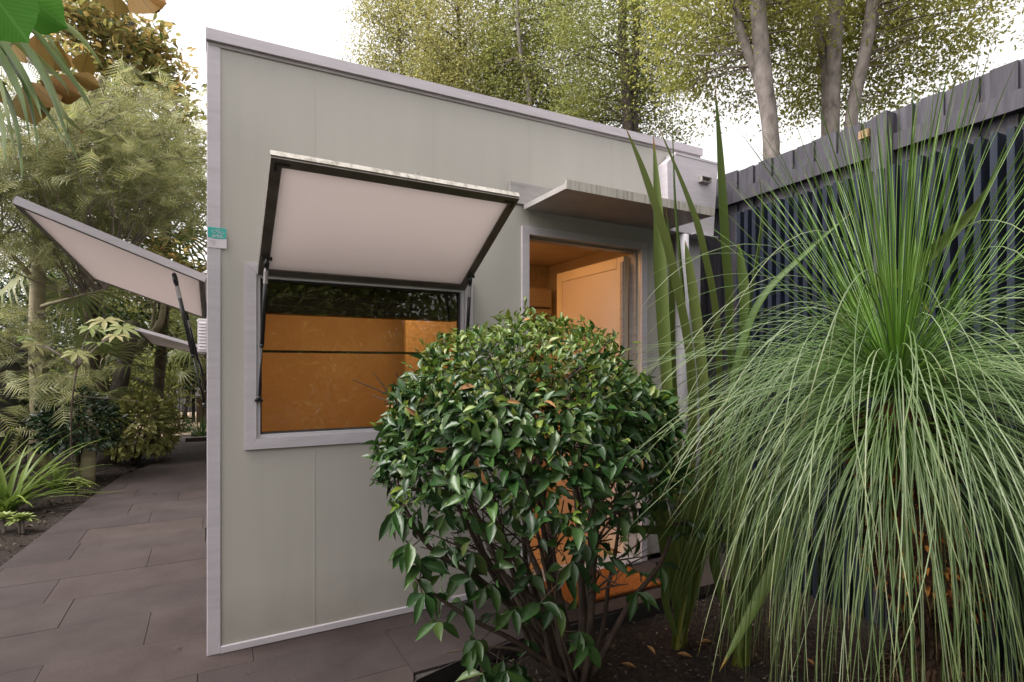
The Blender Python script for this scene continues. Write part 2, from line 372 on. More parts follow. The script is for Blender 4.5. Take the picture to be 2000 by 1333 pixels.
M['l_magnolia'] = mat_leaf('magnolia_leaf', [(.05, .09, .022), (.10, .14, .035), (.20, .20, .06)], .35, .55, back=[(.36, .23, .085), (.42, .32, .12), (.28, .27, .08), (.40, .36, .13)], spec=.2)
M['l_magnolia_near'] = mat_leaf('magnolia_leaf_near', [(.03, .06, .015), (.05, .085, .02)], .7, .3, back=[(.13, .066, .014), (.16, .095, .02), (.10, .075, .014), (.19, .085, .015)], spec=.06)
def add_veins(m, dark):
    nd = m.node_tree.nodes; lk = m.node_tree.links; b = nd['Principled BSDF']; src = b.inputs['Base Color'].links[0].from_socket
    tc = nd.new('ShaderNodeTexCoord'); sp = nd.new('ShaderNodeSeparateXYZ'); lk.new(tc.outputs['Generated'], sp.inputs[0])
    def mth(op, a, b_=None):
        n_ = nd.new('ShaderNodeMath'); n_.operation = op
        for i_, v_ in enumerate((a, b_)):
            if v_ is None: continue
            if isinstance(v_, (int, float)): n_.inputs[i_].default_value = v_
            else: lk.new(v_, n_.inputs[i_])
        return n_.outputs[0]
    ax = mth('ABSOLUTE', mth('SUBTRACT', sp.outputs[0], .5)); ph = mth('SUBTRACT', mth('MULTIPLY', sp.outputs[1], 13), mth('MULTIPLY', ax, 8))
    fr = mth('ABSOLUTE', mth('SUBTRACT', mth('FRACT', ph), .5)); side = mth('LESS_THAN', fr, .07); mid = mth('LESS_THAN', ax, .022)
    vein = mth('MAXIMUM', mth('MULTIPLY', side, .55), mid); t = noise(nd, lk, 60, 3, tc.outputs['Object'])
    mx = nd.new('ShaderNodeMix'); mx.data_type = 'RGBA'; lk.new(mth('MULTIPLY', vein, .7), mx.inputs[0]); lk.new(src, mx.inputs[6]); mx.inputs[7].default_value = tuple(dark)+(1,)
    lk.new(mx.outputs[2], b.inputs['Base Color'])
    for l_ in list(lk):
        if l_.to_node.type == 'BSDF_TRANSLUCENT': lk.remove(l_)
    lk.new(mx.outputs[2], next(n_ for n_ in nd if n_.type == 'BSDF_TRANSLUCENT').inputs[0])
    bump(nd, lk, b, fr, .5, .002)
add_veins(M['l_magnolia_near'], (.09, .05, .012))
M['l_evergreen'] = mat_leaf('evergreen_leaf', [(.022, .048, .014), (.038, .075, .020), (.065, .10, .026), (.12, .15, .04)], .35, .3)
M['l_camellia'] = mat_leaf('camellia_leaf', [(.014, .034, .014), (.024, .052, .020), (.04, .07, .03)], .27, .12, spec=.55)
M['l_gold'] = mat_leaf('gold_spotted_leaf', [(.13, .18, .035), (.20, .23, .055), (.26, .26, .08), (.09, .15, .03)], .38, .3, mottled=(45, (.38, .35, .14)))
M['l_palm'] = mat_leaf('palm_leaf', [(.11, .14, .045), (.16, .185, .065), (.22, .22, .09)], .4, .35)
M['l_strap'] = mat_leaf('strap_leaf', [(.10, .15, .03), (.15, .20, .045), (.08, .13, .03)], .4, .3, along=[(0, (.9, 1, .6)), (.6, (1, 1, 1)), (1, (1.3, 1.2, 1.0))])
M['l_flax'] = mat_leaf('flax_leaf', [(.06, .10, .026), (.09, .13, .034), (.13, .155, .045)], .45, .25, spec=.18, along=[(0, (1.2, .9, .5)), (.12, (1, 1, 1)), (.95, (1, 1, 1)), (.975, (2.2, .8, .5)), (1, (1.0, .4, .3))])
M['l_grasstree'] = mat_leaf('grass_tree_leaf', [(.042, .074, .026), (.066, .102, .042), (.10, .135, .066), (.055, .088, .032), (.18, .205, .14)], .36, .15, spec=.3,
    along=[(0, (.9, 1.35, .3)), (.25, (.95, 1.12, .75)), (.7, (1.05, 1.05, 1)), (.95, (1.1, 1, .8)), (1, (1.5, .8, .4))])
M['l_grass_young'] = mat_leaf('young_grass_tree_leaf', [(.075, .15, .02), (.10, .185, .03), (.13, .20, .05), (.085, .16, .022)], .36, .2, spec=.3,
    along=[(0, (.9, 1.2, .5)), (.4, (1, 1.05, 1)), (.93, (1, 1, 1.2)), (1, (1.6, .9, .5))])
M['l_broad'] = mat_leaf('broad_leaf', [(.025, .10, .006), (.035, .12, .009)], .8, .45, spec=.03)
add_veins(M['l_broad'], (.05, .14, .02))
M['l_palmate'] = mat_leaf('palmate_leaf', [(.14, .19, .06), (.20, .24, .09), (.28, .22, .12)], .4, .3)
M['l_succ'] = mat_leaf('succulent_leaf', [(.15, .20, .05), (.24, .28, .09)], .4, .2)
M['gt_trunk'] = mat_noise('grass_tree_trunk', [(.012, .006, .003), (.05, .02, .007), (.16, .06, .012)], 5, .9, (1, 1, 3), 1, 40, bdist=.03)
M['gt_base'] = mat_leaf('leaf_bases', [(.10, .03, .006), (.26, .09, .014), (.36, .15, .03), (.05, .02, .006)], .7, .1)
M['gt_dark'] = mat_leaf('dark_leaf_bases', [(.012, .007, .004), (.03, .016, .008), (.05, .025, .012)], .8, .05)
M['teal'] = mat_noise('teal_print', [(.04, .36, .32), (.06, .42, .38)], 12, .4, None, 0)
M['paper'] = mat_noise('card', [(.62, .58, .62), (.66, .62, .66)], 12, .5, None, 0)
M['print'] = mat_noise('print', [(.42, .34, .40), (.46, .36, .42)], 12, .5, None, 0)
def mat_glass():
    m, nd, lk, b = nmat('window_glass'); nd.remove(b)
    fr = nd.new('ShaderNodeFresnel'); fr.inputs[0].default_value = 1.5
    mu = nd.new('ShaderNodeMath'); mu.operation = 'MULTIPLY'; mu.inputs[1].default_value = 1.45; lk.new(fr.outputs[0], mu.inputs[0])
    tr = nd.new('ShaderNodeBsdfTransparent'); tr.inputs[0].default_value = (.80, .79, .75, 1)
    gl = nd.new('ShaderNodeBsdfGlossy'); gl.inputs['Roughness'].default_value = 0
    ms = nd.new('ShaderNodeMixShader'); lk.new(mu.outputs[0], ms.inputs[0]); lk.new(tr.outputs[0], ms.inputs[1]); lk.new(gl.outputs[0], ms.inputs[2])
    lk.new(ms.outputs[0], nd['Material Output'].inputs[0]); return m
M['glass'] = mat_glass()
def mat_lamp():
    m, nd, lk, b = nmat('lamp_diffuser'); b.inputs['Emission Color'].default_value = (1, .5, .16, 1); b.inputs['Emission Strength'].default_value = 1.2; return m
M['lamp'] = mat_lamp()

# ================================================================== THE SETTING
# ground to the horizon
g = MB(); n = 40; ext = [-400, -120, -40]+[-14+i*.7 for i in range(0, 50)]+[40, 120, 400]
m_ = len(ext)
for yy in ext:
    for xx in ext:
        g.v.append((xx, yy+6, -.13)); g.a.append(0)
g.f = [(j*m_+i, j*m_+i+1, (j+1)*m_+i+1, (j+1)*m_+i) for j in range(m_-1) for i in range(m_-1)]
tag(g.build('ground', M['soil']), kind='structure')
YF = 2.891

def soil_sheet(name, poly_fn, x0, x1, y0, y1, step, z, amp):
    b = MB(); nx = int((x1-x0)/step)+1; ny = int((y1-y0)/step)+1; idx = {}
    for j in range(ny):
        for i in range(nx):
            x = x0+i*step; y = y0+j*step
            zz = z+amp*(math.sin(x*7.1+y*3.3)+math.sin(y*11.3-x*4.7)+math.sin(x*23+y*19)*.5)*.35+random.uniform(-amp, amp)*.35
            idx[i, j] = len(b.v); b.v.append((x, y, zz)); b.a.append(0)
    for j in range(ny-1):
        for i in range(nx-1):
            if poly_fn(x0+(i+.5)*step, y0+(j+.5)*step): b.f.append((idx[i, j], idx[i+1, j], idx[i+1, j+1], idx[i, j+1]))
    return tag(b.build(name, M['soil'], smooth=True), kind='structure')

# edges of the paving
XL = [(-3, -1.35), (3, -1.34), (4.84, -1.21), (6.23, -1.11), (7.43, -1.01), (8.27, -.92), (9.0, -.66), (9.2, -.56), (9.64, -.57), (11.2, -.60), (12.7, -.62)]
XR = [(-3, 1.6), (0, .9), (.8, .55), (1.4, .47), (1.9, .53), (2.12, .62), (2.246, .76), (2.305, .99), (2.335, 1.17), (2.385, 1.35)]
def lerp(tab, y):
    if y <= tab[0][0]: return tab[0][1]
    for (a, b), (c, d) in zip(tab, tab[1:]):
        if y <= c: return b+(d-b)*(y-a)/(c-a)
    return tab[-1][1]
soil_sheet('garden_bed_right', lambda x, y: x > lerp(XR, y)-.05 if y < 2.40 else False, .4, 3.5, -1.5, 2.42, .05, -.085, .022)
soil_sheet('garden_bed_left', lambda x, y: x < lerp(XL, y)+.05, -4.2, -.4, 1.2, 14, .09, -.045, .02)

# paving: each bluestone slab a piece
path = MB()
yy = [-1.5+.25*i for i in range(16)]+[2.38]
rows_b = [(-1.5, 2.375)]
poly = [(lerp(XL, -1.5)+.02, -1.5)]+[(lerp(XR, y)-.02, y) for y in np.linspace(-1.5, 2.36, 40)]+[(3.19, 2.40), (3.19, YF+.1), (.05, YF+.1), (.05, 12.7)]+[(lerp(XL, y)+.02, y) for y in np.linspace(12.7, -1.4, 60)]
path.prism(poly, -.16, -.014)
pv = tag(path.build('paved_path', M['paver_base']), kind='structure')
rows = [1.97-.41*k for k in range(8, -1, -1)]+[2.38, 2.745, 3.155]+[3.155+.4115*k for k in range(1, 24)]
for ri in range(len(rows)-1):
    y0, y1 = rows[ri]+.0009, rows[ri+1]-.0009
    off = [.78, .37, 1.0, .55, .15, .83, .46, -.02][ri % 8] - (.0 if ri != 9 else 0)
    if abs(rows[ri]-2.38) < .01: off = .78
    L = .82
    x = off-L*5
    while x < 3.3:
        x0, x1 = x+.0012, x+L-.0012; x += L
        ys = np.linspace(y0, y1, 7)
        segs = []
        for y in ys:
            a = max(x0, lerp(XL, y)); 
            if y > YF-.012: b = min(x1, .004 if y < 12 else 1)
            elif y > 2.378: b = min(x1, 3.2)
            else: b = min(x1, lerp(XR, y))
            segs.append((a, b, y))
        if rows[ri] < YF < rows[ri+1] and x1 > 0:   # the row that runs under the wall: cut at the wall
            ys = np.linspace(y0, min(y1, YF-.004), 4); segs = [(max(x0, lerp(XL, y)), min(x1, 3.2), y) for y in ys]
            if x0 < -.05: segs += [(max(x0, lerp(XL, y)), .0, y) for y in np.linspace(YF-.0035, y1, 3)]
        segs = [s_ for s_ in segs if s_[1]-s_[0] > .03]
        if len(segs) < 2: continue
        pl = [(b, y) for a, b, y in segs]+[(a, y) for a, b, y in segs[::-1]]
        dz = random.uniform(-.0015, .0015); z1 = dz
        q = MB(); nn = len(pl)
        cx = sum(p[0] for p in pl)/nn; cy = sum(p[1] for p in pl)/nn
        ins = [(p[0]+max(-.0012, min(.0012, (cx-p[0])*.05)), p[1]+max(-.0012, min(.0012, (cy-p[1])*.05))) for p in pl]
        vs = [(p[0], p[1], -.055) for p in pl]+[(p[0], p[1], z1-.001) for p in pl]+[(p[0], p[1], z1) for p in ins]
        fs = [tuple(range(2*nn, 3*nn))]+[(k*nn+i, k*nn+(i+1) % nn, k*nn+nn+(i+1) % nn, k*nn+nn+i) for k in (0, 1) for i in range(nn)]
        q.add(vs, fs); q.build('paver', M['paver'], pv)
# black edging round the bed
ed = MB(); pts = [(lerp(XR, y)+.006, y) for y in np.linspace(-1, 2.36, 60)]
for (a, b), (c, d) in zip(pts, pts[1:]):
    ed.hexa((a, b, -.13), (c, d, -.13), (c, d, .004), (a, b, .004), (.008, -.004, 0))
tag(ed.build('edging_strip', M['steel_edge']), 'curved black edging strip where the paving meets the shrub bed', 'edging')
# gravel at the end of the path
gr = MB(); gr.prism([(-1.3, 12.65), (.4, 12.65), (.9, 15), (1.2, 19), (-2, 19), (-1.6, 15)], -.1, -.012)
tag(gr.build('gravel_path', M['gravel']), kind='structure')

# ================================================================== THE STUDIO
ST = empty('garden_studio', (0, YF, 0), 'pale grey flat-roofed garden studio with propped-up window flaps and open door', 'building')
T = .09; joints = [.05, .462, 1.084, 1.698, 2.332, 2.992]
RISE = .045/3.14
def capz(x): return 2.812+RISE*x
WX0, WX1, WZ0, WZ1 = .20, 1.27, .975, 1.775
DX0, DX1, DZ1 = 1.69, 2.575, 2.118
for a, b in zip(joints, joints[1:]):
    a2, b2 = a+.0002, b-.0002; q = MB()
    rects = [(a2, b2, .036, 2.0)]
    def cut(rects, hx0, hx1, hz0, hz1):
        out = []
        for (x0, x1, z0, z1) in rects:
            if hx1 <= x0 or hx0 >= x1 or hz1 <= z0 or hz0 >= z1: out.append((x0, x1, z0, z1)); continue
            if hx0 > x0: out.append((x0, hx0, z0, z1))
            if hx1 < x1: out.append((hx1, x1, z0, z1))
            xa, xb = max(x0, hx0), min(x1, hx1)
            if hz0 > z0: out.append((xa, xb, z0, hz0))
            if hz1 < z1: out.append((xa, xb, hz1, z1))
        return out
    rects = [(a2, b2, .036, 2.80)]
    rects = cut(rects, WX0, WX1, WZ0, WZ1); rects = cut(rects, DX0, DX1, -1, DZ1)
    for x0, x1, z0, z1 in rects:
        if x1-x0 < .003: continue
        if len(rects) == 2 and x1-x0 > .6: q = MB()
        if z1 == 2.80: q.prism_y([(x0, z0), (x1, z0), (x1, capz(x1)), (x0, capz(x0))], YF, YF+T)
        else: q.box((x0, YF, z0), (x1, YF+T, z1))
        if len(rects) == 2 and x1-x0 > .6: q.build('wall_panel', M['clad'], ST)
    if not (len(rects) == 2 and a > .4 and b < 1.1): q.build('wall_panel', M['clad'], ST)
for x in joints[1:-1]:     # cover strips behind the joints
    zr = [(.036, 2.0)] if x > 3 else [(.036, WZ0-.05), (WZ1+.04, capz(x)-.01)] if x < 1.3 else [(DZ1+.06, capz(x)-.01)]
    q = MB()
    for z0, z1 in zr: q.box((x-.012, YF+.004, z0), (x+.012, YF+.02, z1))
    q.build('joint_strip', M['alu'], ST)
    q = MB()
    for z0, z1 in zr: q.box((x-.004, YF-.0012, z0), (x+.004, YF+.003, z1))
    q.build('joint_bead', M['clad'], ST)
MB().box((-.006, YF-.006, 0.002), (.05, YF+.10, 2.808), .002).build('corner_post', M['alu'], ST)
MB().box((2.992, YF-.006, 0.002), (3.144, YF+.10, 2.84), .002).build('corner_post', M['white_paint'], ST)
q = MB(); q.box((.0505, YF-.012, .003), (1.643, YF+.08, .035), .0015); q.build('base_strip', M['alu'], ST)
q = MB(); q.hexa((-.010, YF-.022, 2.810), (3.150, YF-.022, 2.858), (3.150, YF-.022, 2.910), (-.010, YF-.022, 2.862), (0, .12, 0)); q.build('roof_capping', M['alu'], ST)
q = MB(); q.hexa((0.0, YF-.008, 2.792), (3.140, YF-.008, 2.840), (3.140, YF-.008, 2.8575), (0.0, YF-.008, 2.8095), (0, .07, 0)); q.build('capping_lip', M['galv'], ST)
# side, back walls and roof
BY = 11.2
q = MB(); q.box((0.008, YF+.105, .02), (.08, 5.0, 2.80)); q.box((0.008, 5.0, .02), (.08, BY, 2.80)); q.build('side_wall', M['clad'], ST)
q = MB(); q.box((3.05, YF+.105, .02), (3.139, BY, 2.83)); q.build('side_wall', M['clad'], ST)
q = MB(); q.box((0.008, BY+.002, .02), (3.139, BY+.08, 2.83)); q.build('back_wall', M['clad'], ST)
q = MB(); q.box((.082, YF+T+.002, 2.74), (3.048, BY-.002, 2.79)); q.build('roof', M['galv'], ST)
q = MB(); q.hexa((-.008, YF+.10, 2.804), (-.008, BY, 2.804), (-.008, BY, 2.856), (-.008, YF+.10, 2.856), (.09, 0, 0)); q.build('roof_capping', M['alu'], ST)
# interior
IY = 5.6
MB().box((.084, YF+T+.004, -.01), (3.046, IY, .012)).build('floor', M['cork'], ST)
MB().box((.084, YF+T+.004, 2.34), (3.046, IY, 2.36)).build('ceiling', M['inner'], ST)
MB().box((.084, IY+.002, .0), (3.046, IY+.05, 2.36)).build('interior_wall', M['inner'], ST)
MB().box((.084, YF+T+.006, .013), (.10, IY, 2.338)).build('interior_wall', M['inner'], ST)
MB().box((3.03, YF+T+.006, .013), (3.046, IY, 2.338)).build('interior_wall', M['inner'], ST)
MB().box((1.53, 4.75, .013), (3.028, 4.80, 2.338)).build('interior_wall', M['honey'], ST)
q = MB(); q.box((.11, YF+T+.006, .013), (.16, IY, .10)); q.build('skirting', M['inner'], ST)
# ceiling lamp inside
lamp = MB().box((1.1, 4.0, 2.30), (1.5, 4.4, 2.338), .006).build('ceiling_lamp', M['lamp'], ST)
ld = bpy.data.lights.new('room_light', 'AREA'); ld.energy = 6.3; ld.size = .4; ld.color = (1, .49, .17)
lo = bpy.data.objects.new('room_light', ld); COL.objects.link(lo); lo.location = (1.3, 4.2, 2.29)
ld2 = bpy.data.lights.new('room_light', 'AREA'); ld2.energy = 1.05; ld2.size = .3; ld2.color = (1, .52, .22)
lo2 = bpy.data.objects.new('room_light', ld2); COL.objects.link(lo2); lo2.location = (2.0, 3.3, 2.29)
MB().box((1.85, 3.15, 2.30), (2.15, 3.45, 2.338), .006).build('ceiling_lamp', M['lamp'], ST)
# wall-hung air conditioner seen through the door
ac = MB().box((2.25, 4.56, 1.83), (2.95, 4.748, 2.09), .02).build('air_conditioner', M['inner'], ST)
for k in range(4): MB().box((2.28, 4.552, 1.85+k*.035), (2.92, 4.559, 1.868+k*.035)).build('louvre', M['inner_dark'] if k == 1 else M['inner'], ac)
MB().box((1.93, 4.6, .013), (2.35, 4.74, 1.42)).build('cupboard', M['inner'], ST)

# window
win = empty('window', (.75, YF, .95)); win.parent = ST; win.matrix_parent_inverse = Matrix.Translation((0, -YF, 0))
def sub(mb, name, mat, parent, smooth=False):
    return mb.build(name, mat, parent, smooth)
fx0, fx1, fz0, fz1 = .15, 1.322, .933, 1.812; w = .05
yo, yi = YF-.014, YF+.03
def mitred(x0, x1, z0, z1, w, y0, y1, gap=.0006):
    o = [(x0, z0), (x1, z0), (x1, z1), (x0, z1)]; i = [(x0+w, z0+w), (x1-w, z0+w), (x1-w, z1-w), (x0+w, z1-w)]
    out = []
    for k in range(4):
        k2 = (k+1) % 4; pl = [o[k], o[k2], i[k2], i[k]]
        c = (sum(p[0] for p in pl)/4, sum(p[1] for p in pl)/4)
        pl = [(c[0]+(p[0]-c[0])*(1-gap/.3), c[1]+(p[1]-c[1])*(1-gap/.03)) if False else (p[0]+(gap if p[0] < c[0] else -gap), p[1]) for p in pl]
        out.append(MB().prism_y(pl, y0, y1))
    return out
for mb in mitred(fx0, fx1, fz0, fz1, w, yo, yi): mb.build('frame', M['alu'], win)
for mb in mitred(fx0+.051, fx1-.051, fz0+.051, fz1-.051, .016, YF-.004, YF+.05): mb.build('sash', M['white_paint'], win)
for mb in mitred(fx0+.068, fx1-.068, fz0+.068, fz1-.068, .007, YF+.015, YF+.05): mb.build('gasket', M['rubber'], win)
MB().box((fx0+.072, YF+.030, fz0+.072), (fx1-.072, YF+.036, fz1-.072)).build('glass_pane', M['glass'], win)
MB().box((fx0+.076, YF+.038, 1.392), (fx1-.076, YF+.060, 1.404)).build('meeting_rail', M['inner_dark'], win)
MB().box((fx0+.06, YF+.10, 1.590), (fx1-.04, YF+.19, 1.80), .006).build('blind_cassette', M['inner_dark'], ST)
for k in range(2): MB().box((fx0+.062, YF+.094, 1.625+k*.045), (fx1-.042, YF+.0995, 1.633+k*.045)).build('blind_rib', M['bronze'], ST)

# front flap
def flap(name, h0, h1, o0, o1, fw, sides):
    """h0,h1 hinge corners; o0,o1 outer corners; underside faces down."""
    h0, h1, o0, o1 = [Vector(p) for p in (h0, h1, o0, o1)]
    e = empty(name, (h0+h1)/2); e.parent = ST; e.matrix_parent_inverse = Matrix.Translation((0, -YF, 0))
    ex = (h1-h0).normalized(); ey = ((o0-h0)+(o1-h1)).normalized(); nn = ex.cross(ey).normalized()
    if nn.z < 0: nn = -nn
    def pt(u, v): return h0.lerp(h1, u).lerp(o0.lerp(o1, u), v)
    U = (h1-h0).length; V = (o0-h0).length; fu, fv = fw/U, fw/V; th = .034
    g_ = .0008
    for (u0, u1, v0, v1) in ((0, 1, 1-fv, 1), (0, 1, 0, fv)):
        MB().hexa(pt(u0, v0), pt(u1, v0), pt(u1, v1), pt(u0, v1), nn*th).build('frame_bar', M['bronze'], e)
    for (u0, u1) in ((0, fu), (1-fu, 1)):
        MB().hexa(pt(u0, fv+g_), pt(u1, fv+g_), pt(u1, 1-fv-g_), pt(u0, 1-fv-g_), nn*th).build('frame_bar', M['bronze'], e)
    a = .010
    MB().hexa(*[p+nn*.006 for p in (pt(fu, fv), pt(1-fu, fv), pt(1-fu, 1-fv), pt(fu, 1-fv))], nn*.026).build('panel', M['flap_panel'], e)
    # bright edge trim and skin on top
    tr = .024
    MB().hexa(pt(-.002, 1.001)+nn*.010, pt(1.002, 1.001)+nn*.010, pt(1.002, 1.001)+nn*(.010+tr), pt(-.002, 1.001)+nn*(.010+tr), ey*.004).build('edge_trim', M['galv_edge'], e)
    if sides:
        for u, sg in ((0, -1), (1, 1)):
            MB().hexa(pt(u, -.0)+ex*sg*.001+nn*.002, pt(u, 1)+ex*sg*.001+nn*.002, pt(u, 1)+ex*sg*.001+nn*(th+.004), pt(u, 0)+ex*sg*.001+nn*(th+.004), ex*sg*.003).build('edge_trim', M['alu'], e)
    return e, pt, nn
HZ = 1.758
fl, fpt, fn = flap('window_flap', (.205, YF-.016, HZ), (1.272, YF-.016, HZ), (.205, YF-.64, 2.105), (1.272, YF-.64, 2.105), .042, None)
# corner brackets, hook
for u in (.008, .992):
    for a, b in (((u-.004), (u+.004)),):
        pass
b0 = fpt(.025, .94)-fn*.0025; bu = (fpt(1, .94)-fpt(0, .94)).normalized(); bv = (fpt(0, 1)-fpt(0, 0)).normalized()
for base, sgn in ((fpt(.014, .972), 1), (fpt(.986, .972), -1)):
    q = MB(); q.hexa(base, base+bu*.055*sgn, base+bu*.055*sgn-bv*.009, base-bv*.009, -fn*.0025)
    q.hexa(base-bv*.010, base+bu*.010*sgn-bv*.010, base+bu*.010*sgn-bv*.042, base-bv*.042, -fn*.0025); q.build('corner_bracket', M['black'], fl)
hk = fpt(.545, 1.004)+fn*.036
q = MB(); q.tube([hk+bu*.012*math.cos(a)+fn*(.004+.012*math.sin(a)) for a in np.linspace(-.3, math.pi+.3, 9)], .002, 5); q.build('hook', M['galv'], fl)
def strut(top, bot, parent, scale=1):
    top, bot = Vector(top), Vector(bot); d = bot-top; m = top+d*.60
    q = MB(); q.tube([top+d*.03, m], .0095*scale, 10); q.tube([m-d*.004, m+d*.012], .0105*scale, 10); q.tube([m, bot], .0045*scale, 8)
    q.tube([bot-d*.03, bot], .011*scale, 8); q.tube([top, top+d*.06], .012*scale, 8)
    s_ = q.build('strut', M['black'], parent, True)
    sd = Vector((1, 0, 0)) if abs(d.x) < abs(d.y) else Vector((0, 1, 0))
    MB().tube([top-sd*.022, top+sd*.022], .010*scale, 8).build('clamp', M['black'], s_)
    MB().tube([bot-sd*.018, bot+sd*.018], .007*scale, 8).build('clamp', M['black'], s_)
    MB().tube([top+d*.08, top+d*.17], .0102*scale, 10).build('strut_label', M['galv'], s_)
    return s_
for u, xw in ((.026, .209), (.974, 1.264)):
    t_ = fpt(u, .20)-fn*.016; strut((t_.x, t_.y, t_.z), (xw, YF-.022, 1.165), fl)
# side flaps
sf, spt, sn = flap('window_flap', (-.018, 3.15, 1.742), (-.018, 5.0, 1.70), (-.745, 3.15, 2.03), (-.745, 5.0, 1.965), .026, True)
for u in (.03, .97):
    t_ = spt(u, .17)-sn*.016; strut(t_, (-.014, t_.y+.02, 1.12), sf)
sf2, spt2, sn2 = flap('window_flap', (-.018, 7.75, 1.53), (-.018, 9.8, 1.50), (-.75, 7.75, 1.755), (-.75, 9.8, 1.665), .028, True)
for u in (.03, .97):
    t_ = spt2(u, .17)-sn2*.016; strut(t_, (-.014, t_.y+.02, 1.0), sf2)
for (y0, y1, z0, z1) in ((3.12, 5.03, .95, 1.74), (7.72, 9.83, .85, 1.52)):
    sw = empty('window', (0, (y0+y1)/2, z0)); sw.parent = ST; sw.matrix_parent_inverse = Matrix.Translation((0, -YF, 0))
    q = MB(); q.box((-.006, y0, z0), (.007, y1, z0+.05)); q.box((-.006, y0, z1-.05), (.007, y1, z1)); q.box((-.006, y0, z0+.051), (.007, y0+.05, z1-.051)); q.box((-.006, y1-.05, z0+.051), (.007, y1, z1-.051)); q.build('frame', M['alu'], sw)
    MB().box((0.000, y0+.051, z0+.051), (.0065, y1-.051, z1-.051)).build('glass_pane', M['glass'], sw)
# louvred vent box on the side wall
vb = MB().box((-.085, 5.75, 1.46), (.006, 6.5, 1.76), .004).build('vent_box', M['white_paint'], ST)
for k in range(9): MB().hexa((-.075, 5.742, 1.485+k*.029), (-.02, 5.742, 1.485+k*.029), (-.02, 5.749, 1.503+k*.029), (-.075, 5.749, 1.503+k*.029), (0, .004, -.004)).build('louvre', M['alu'], vb)

# door
dr = empty('door_frame', (2.13, YF, 0)); dr.parent = ST; dr.matrix_parent_inverse = Matrix.Translation((0, -YF, 0))
ox0, ox1, oz = 1.645, 2.625, 2.168
def archi(x0, x1, zt, w, y0, y1, mat, nm):
    for pl in ([(x0, .004), (x0+w, .004), (x0+w, zt-w), (x0, zt)], [(x1-w, .004), (x1, .004), (x1, zt), (x1-w, zt-w)], [(x0+.0006, zt), (x0+w+.0006, zt-w), (x1-w-.0006, zt-w), (x1-.0006, zt)]):
        MB().prism_y(pl, y0, y1).build(nm, mat, dr)
archi(ox0, ox1, oz, .048, YF-.016, YF+.10, M['alu'], 'jamb')
archi(ox0+.049, ox1-.049, oz-.049, .014, YF+.03, YF+.10, M['galv'], 'stop')
sill = MB().box((1.70, YF-.03, .004), (2.57, YF+.15, .022), .002).build('sill', M['white_paint'], dr)
for k in range(10): MB().box((1.705, YF-.024+k*.017, .0225), (2.565, YF-.016+k*.017, .027)).build('tread_rib', M['white_paint'], sill)
dl = empty('door', (2.545, YF+.1, 0)); dl.parent = ST; dl.matrix_parent_inverse = Matrix.Translation((0, -YF, 0))
y0, y1, xa, xb = YF+.105, YF+.945, 2.520, 2.56; fr_ = .075
for a in ((y0, y0+fr_, .03, 2.09), (y1-fr_, y1, .03, 2.09), (y0+fr_+.001, y1-fr_-.001, .03, .11), (y0+fr_+.001, y1-fr_-.001, 2.015, 2.09)):
    MB().box((xa, a[0], a[2]), (xb, a[1], a[3]), .002).build('stile', M['inner'], dl)
MB().box((xa+.006, y0+fr_+.001, .111), (xb-.006, y1-fr_-.001, 2.014)).build('door_panel', M['door'], dl)
MB().box((2.512, YF+.085, .3), (2.519, YF+.135, 2.05)).build('hinge', M['galv'], dl)
MB().tube([(2.508, YF+.10, .3), (2.508, YF+.10, 2.05)], .006, 8).build('hinge', M['galv'], dl)
q = MB(); q.tube([(2.519, y1-.06, 1.0), (2.475, y1-.06, 1.0), (2.475, y1-.17, 1.0)], .009, 8); q.build('handle', M['galv'], dl)

# awning over the door
aw = empty('door_awning', (2.2, YF, 2.26)); aw.parent = ST; aw.matrix_parent_inverse = Matrix.Translation((0, -YF, 0))
ax0, ax1, ay = 1.652, 2.755, 2.425
MB().hexa((ax0, YF-.020, 2.262), (ax1, YF-.020, 2.262), (ax1, ay, 2.262), (ax0, ay, 2.262), (0, 0, .030)).build('awning_plate', M['galv'], aw)
MB().box((ax0-.003, ay-.006, 2.259), (ax1+.003, ay-.0005, 2.309)).build('fascia', M['galv_edge'], aw)
MB().box((1.558, YF-.018, 2.294), (2.74, YF-.001, 2.42), .001).build('wall_flange', M['galv'], aw)
for x in (1.585, 2.70): MB().tube([(x, YF-.024, 2.33), (x, YF-.017, 2.33)], .009, 10).build('bolt', M['rubber'], aw)

# rainwater head and downpipe
rh = MB().prism_y([(2.74, 2.25), (2.725, 2.71), (2.80, 2.775), (3.215, 2.775), (3.17, 2.25)], YF-.10, YF-.007).build('rainwater_head', M['alu'], ST)
MB().hexa((2.80, YF-.103, 2.777), (3.222, YF-.103, 2.777), (3.222, YF-.103, 2.792), (2.80, YF-.103, 2.792), (0, .10, 0)).build('rim', M['alu'], rh)
MB().box((2.95, YF-.13, 2.245), (3.19, YF-.006, 2.249)).build('bottom_plate', M['white_paint'], rh)
q = MB(); q.box((3.02, YF-.135, 2.62), (3.115, YF-.1005, 2.623)); q.box((3.02, YF-.135, 2.655), (3.115, YF-.1005, 2.658)); q.box((3.02, YF-.135, 2.624), (3.023, YF-.1005, 2.654)); q.box((3.112, YF-.135, 2.624), (3.115, YF-.1005, 2.654))
q.build('overflow_spout', M['galv'], rh)
MB().box((3.024, YF-.104, 2.625), (3.111, YF-.1008, 2.653)).build('spout_mouth', M['galv_edge'], rh)
MB().tube([(2.905, YF-.06, 0), (2.905, YF-.06, 2.244)], .046, 20).build('downpipe', M['white_paint'], ST, True)
for z in (.4, 1.6): MB().tube([(2.905, YF-.06, z), (2.905, YF-.06, z+.025)], .0485, 20).build('pipe_clip', M['alu'], ST, True)

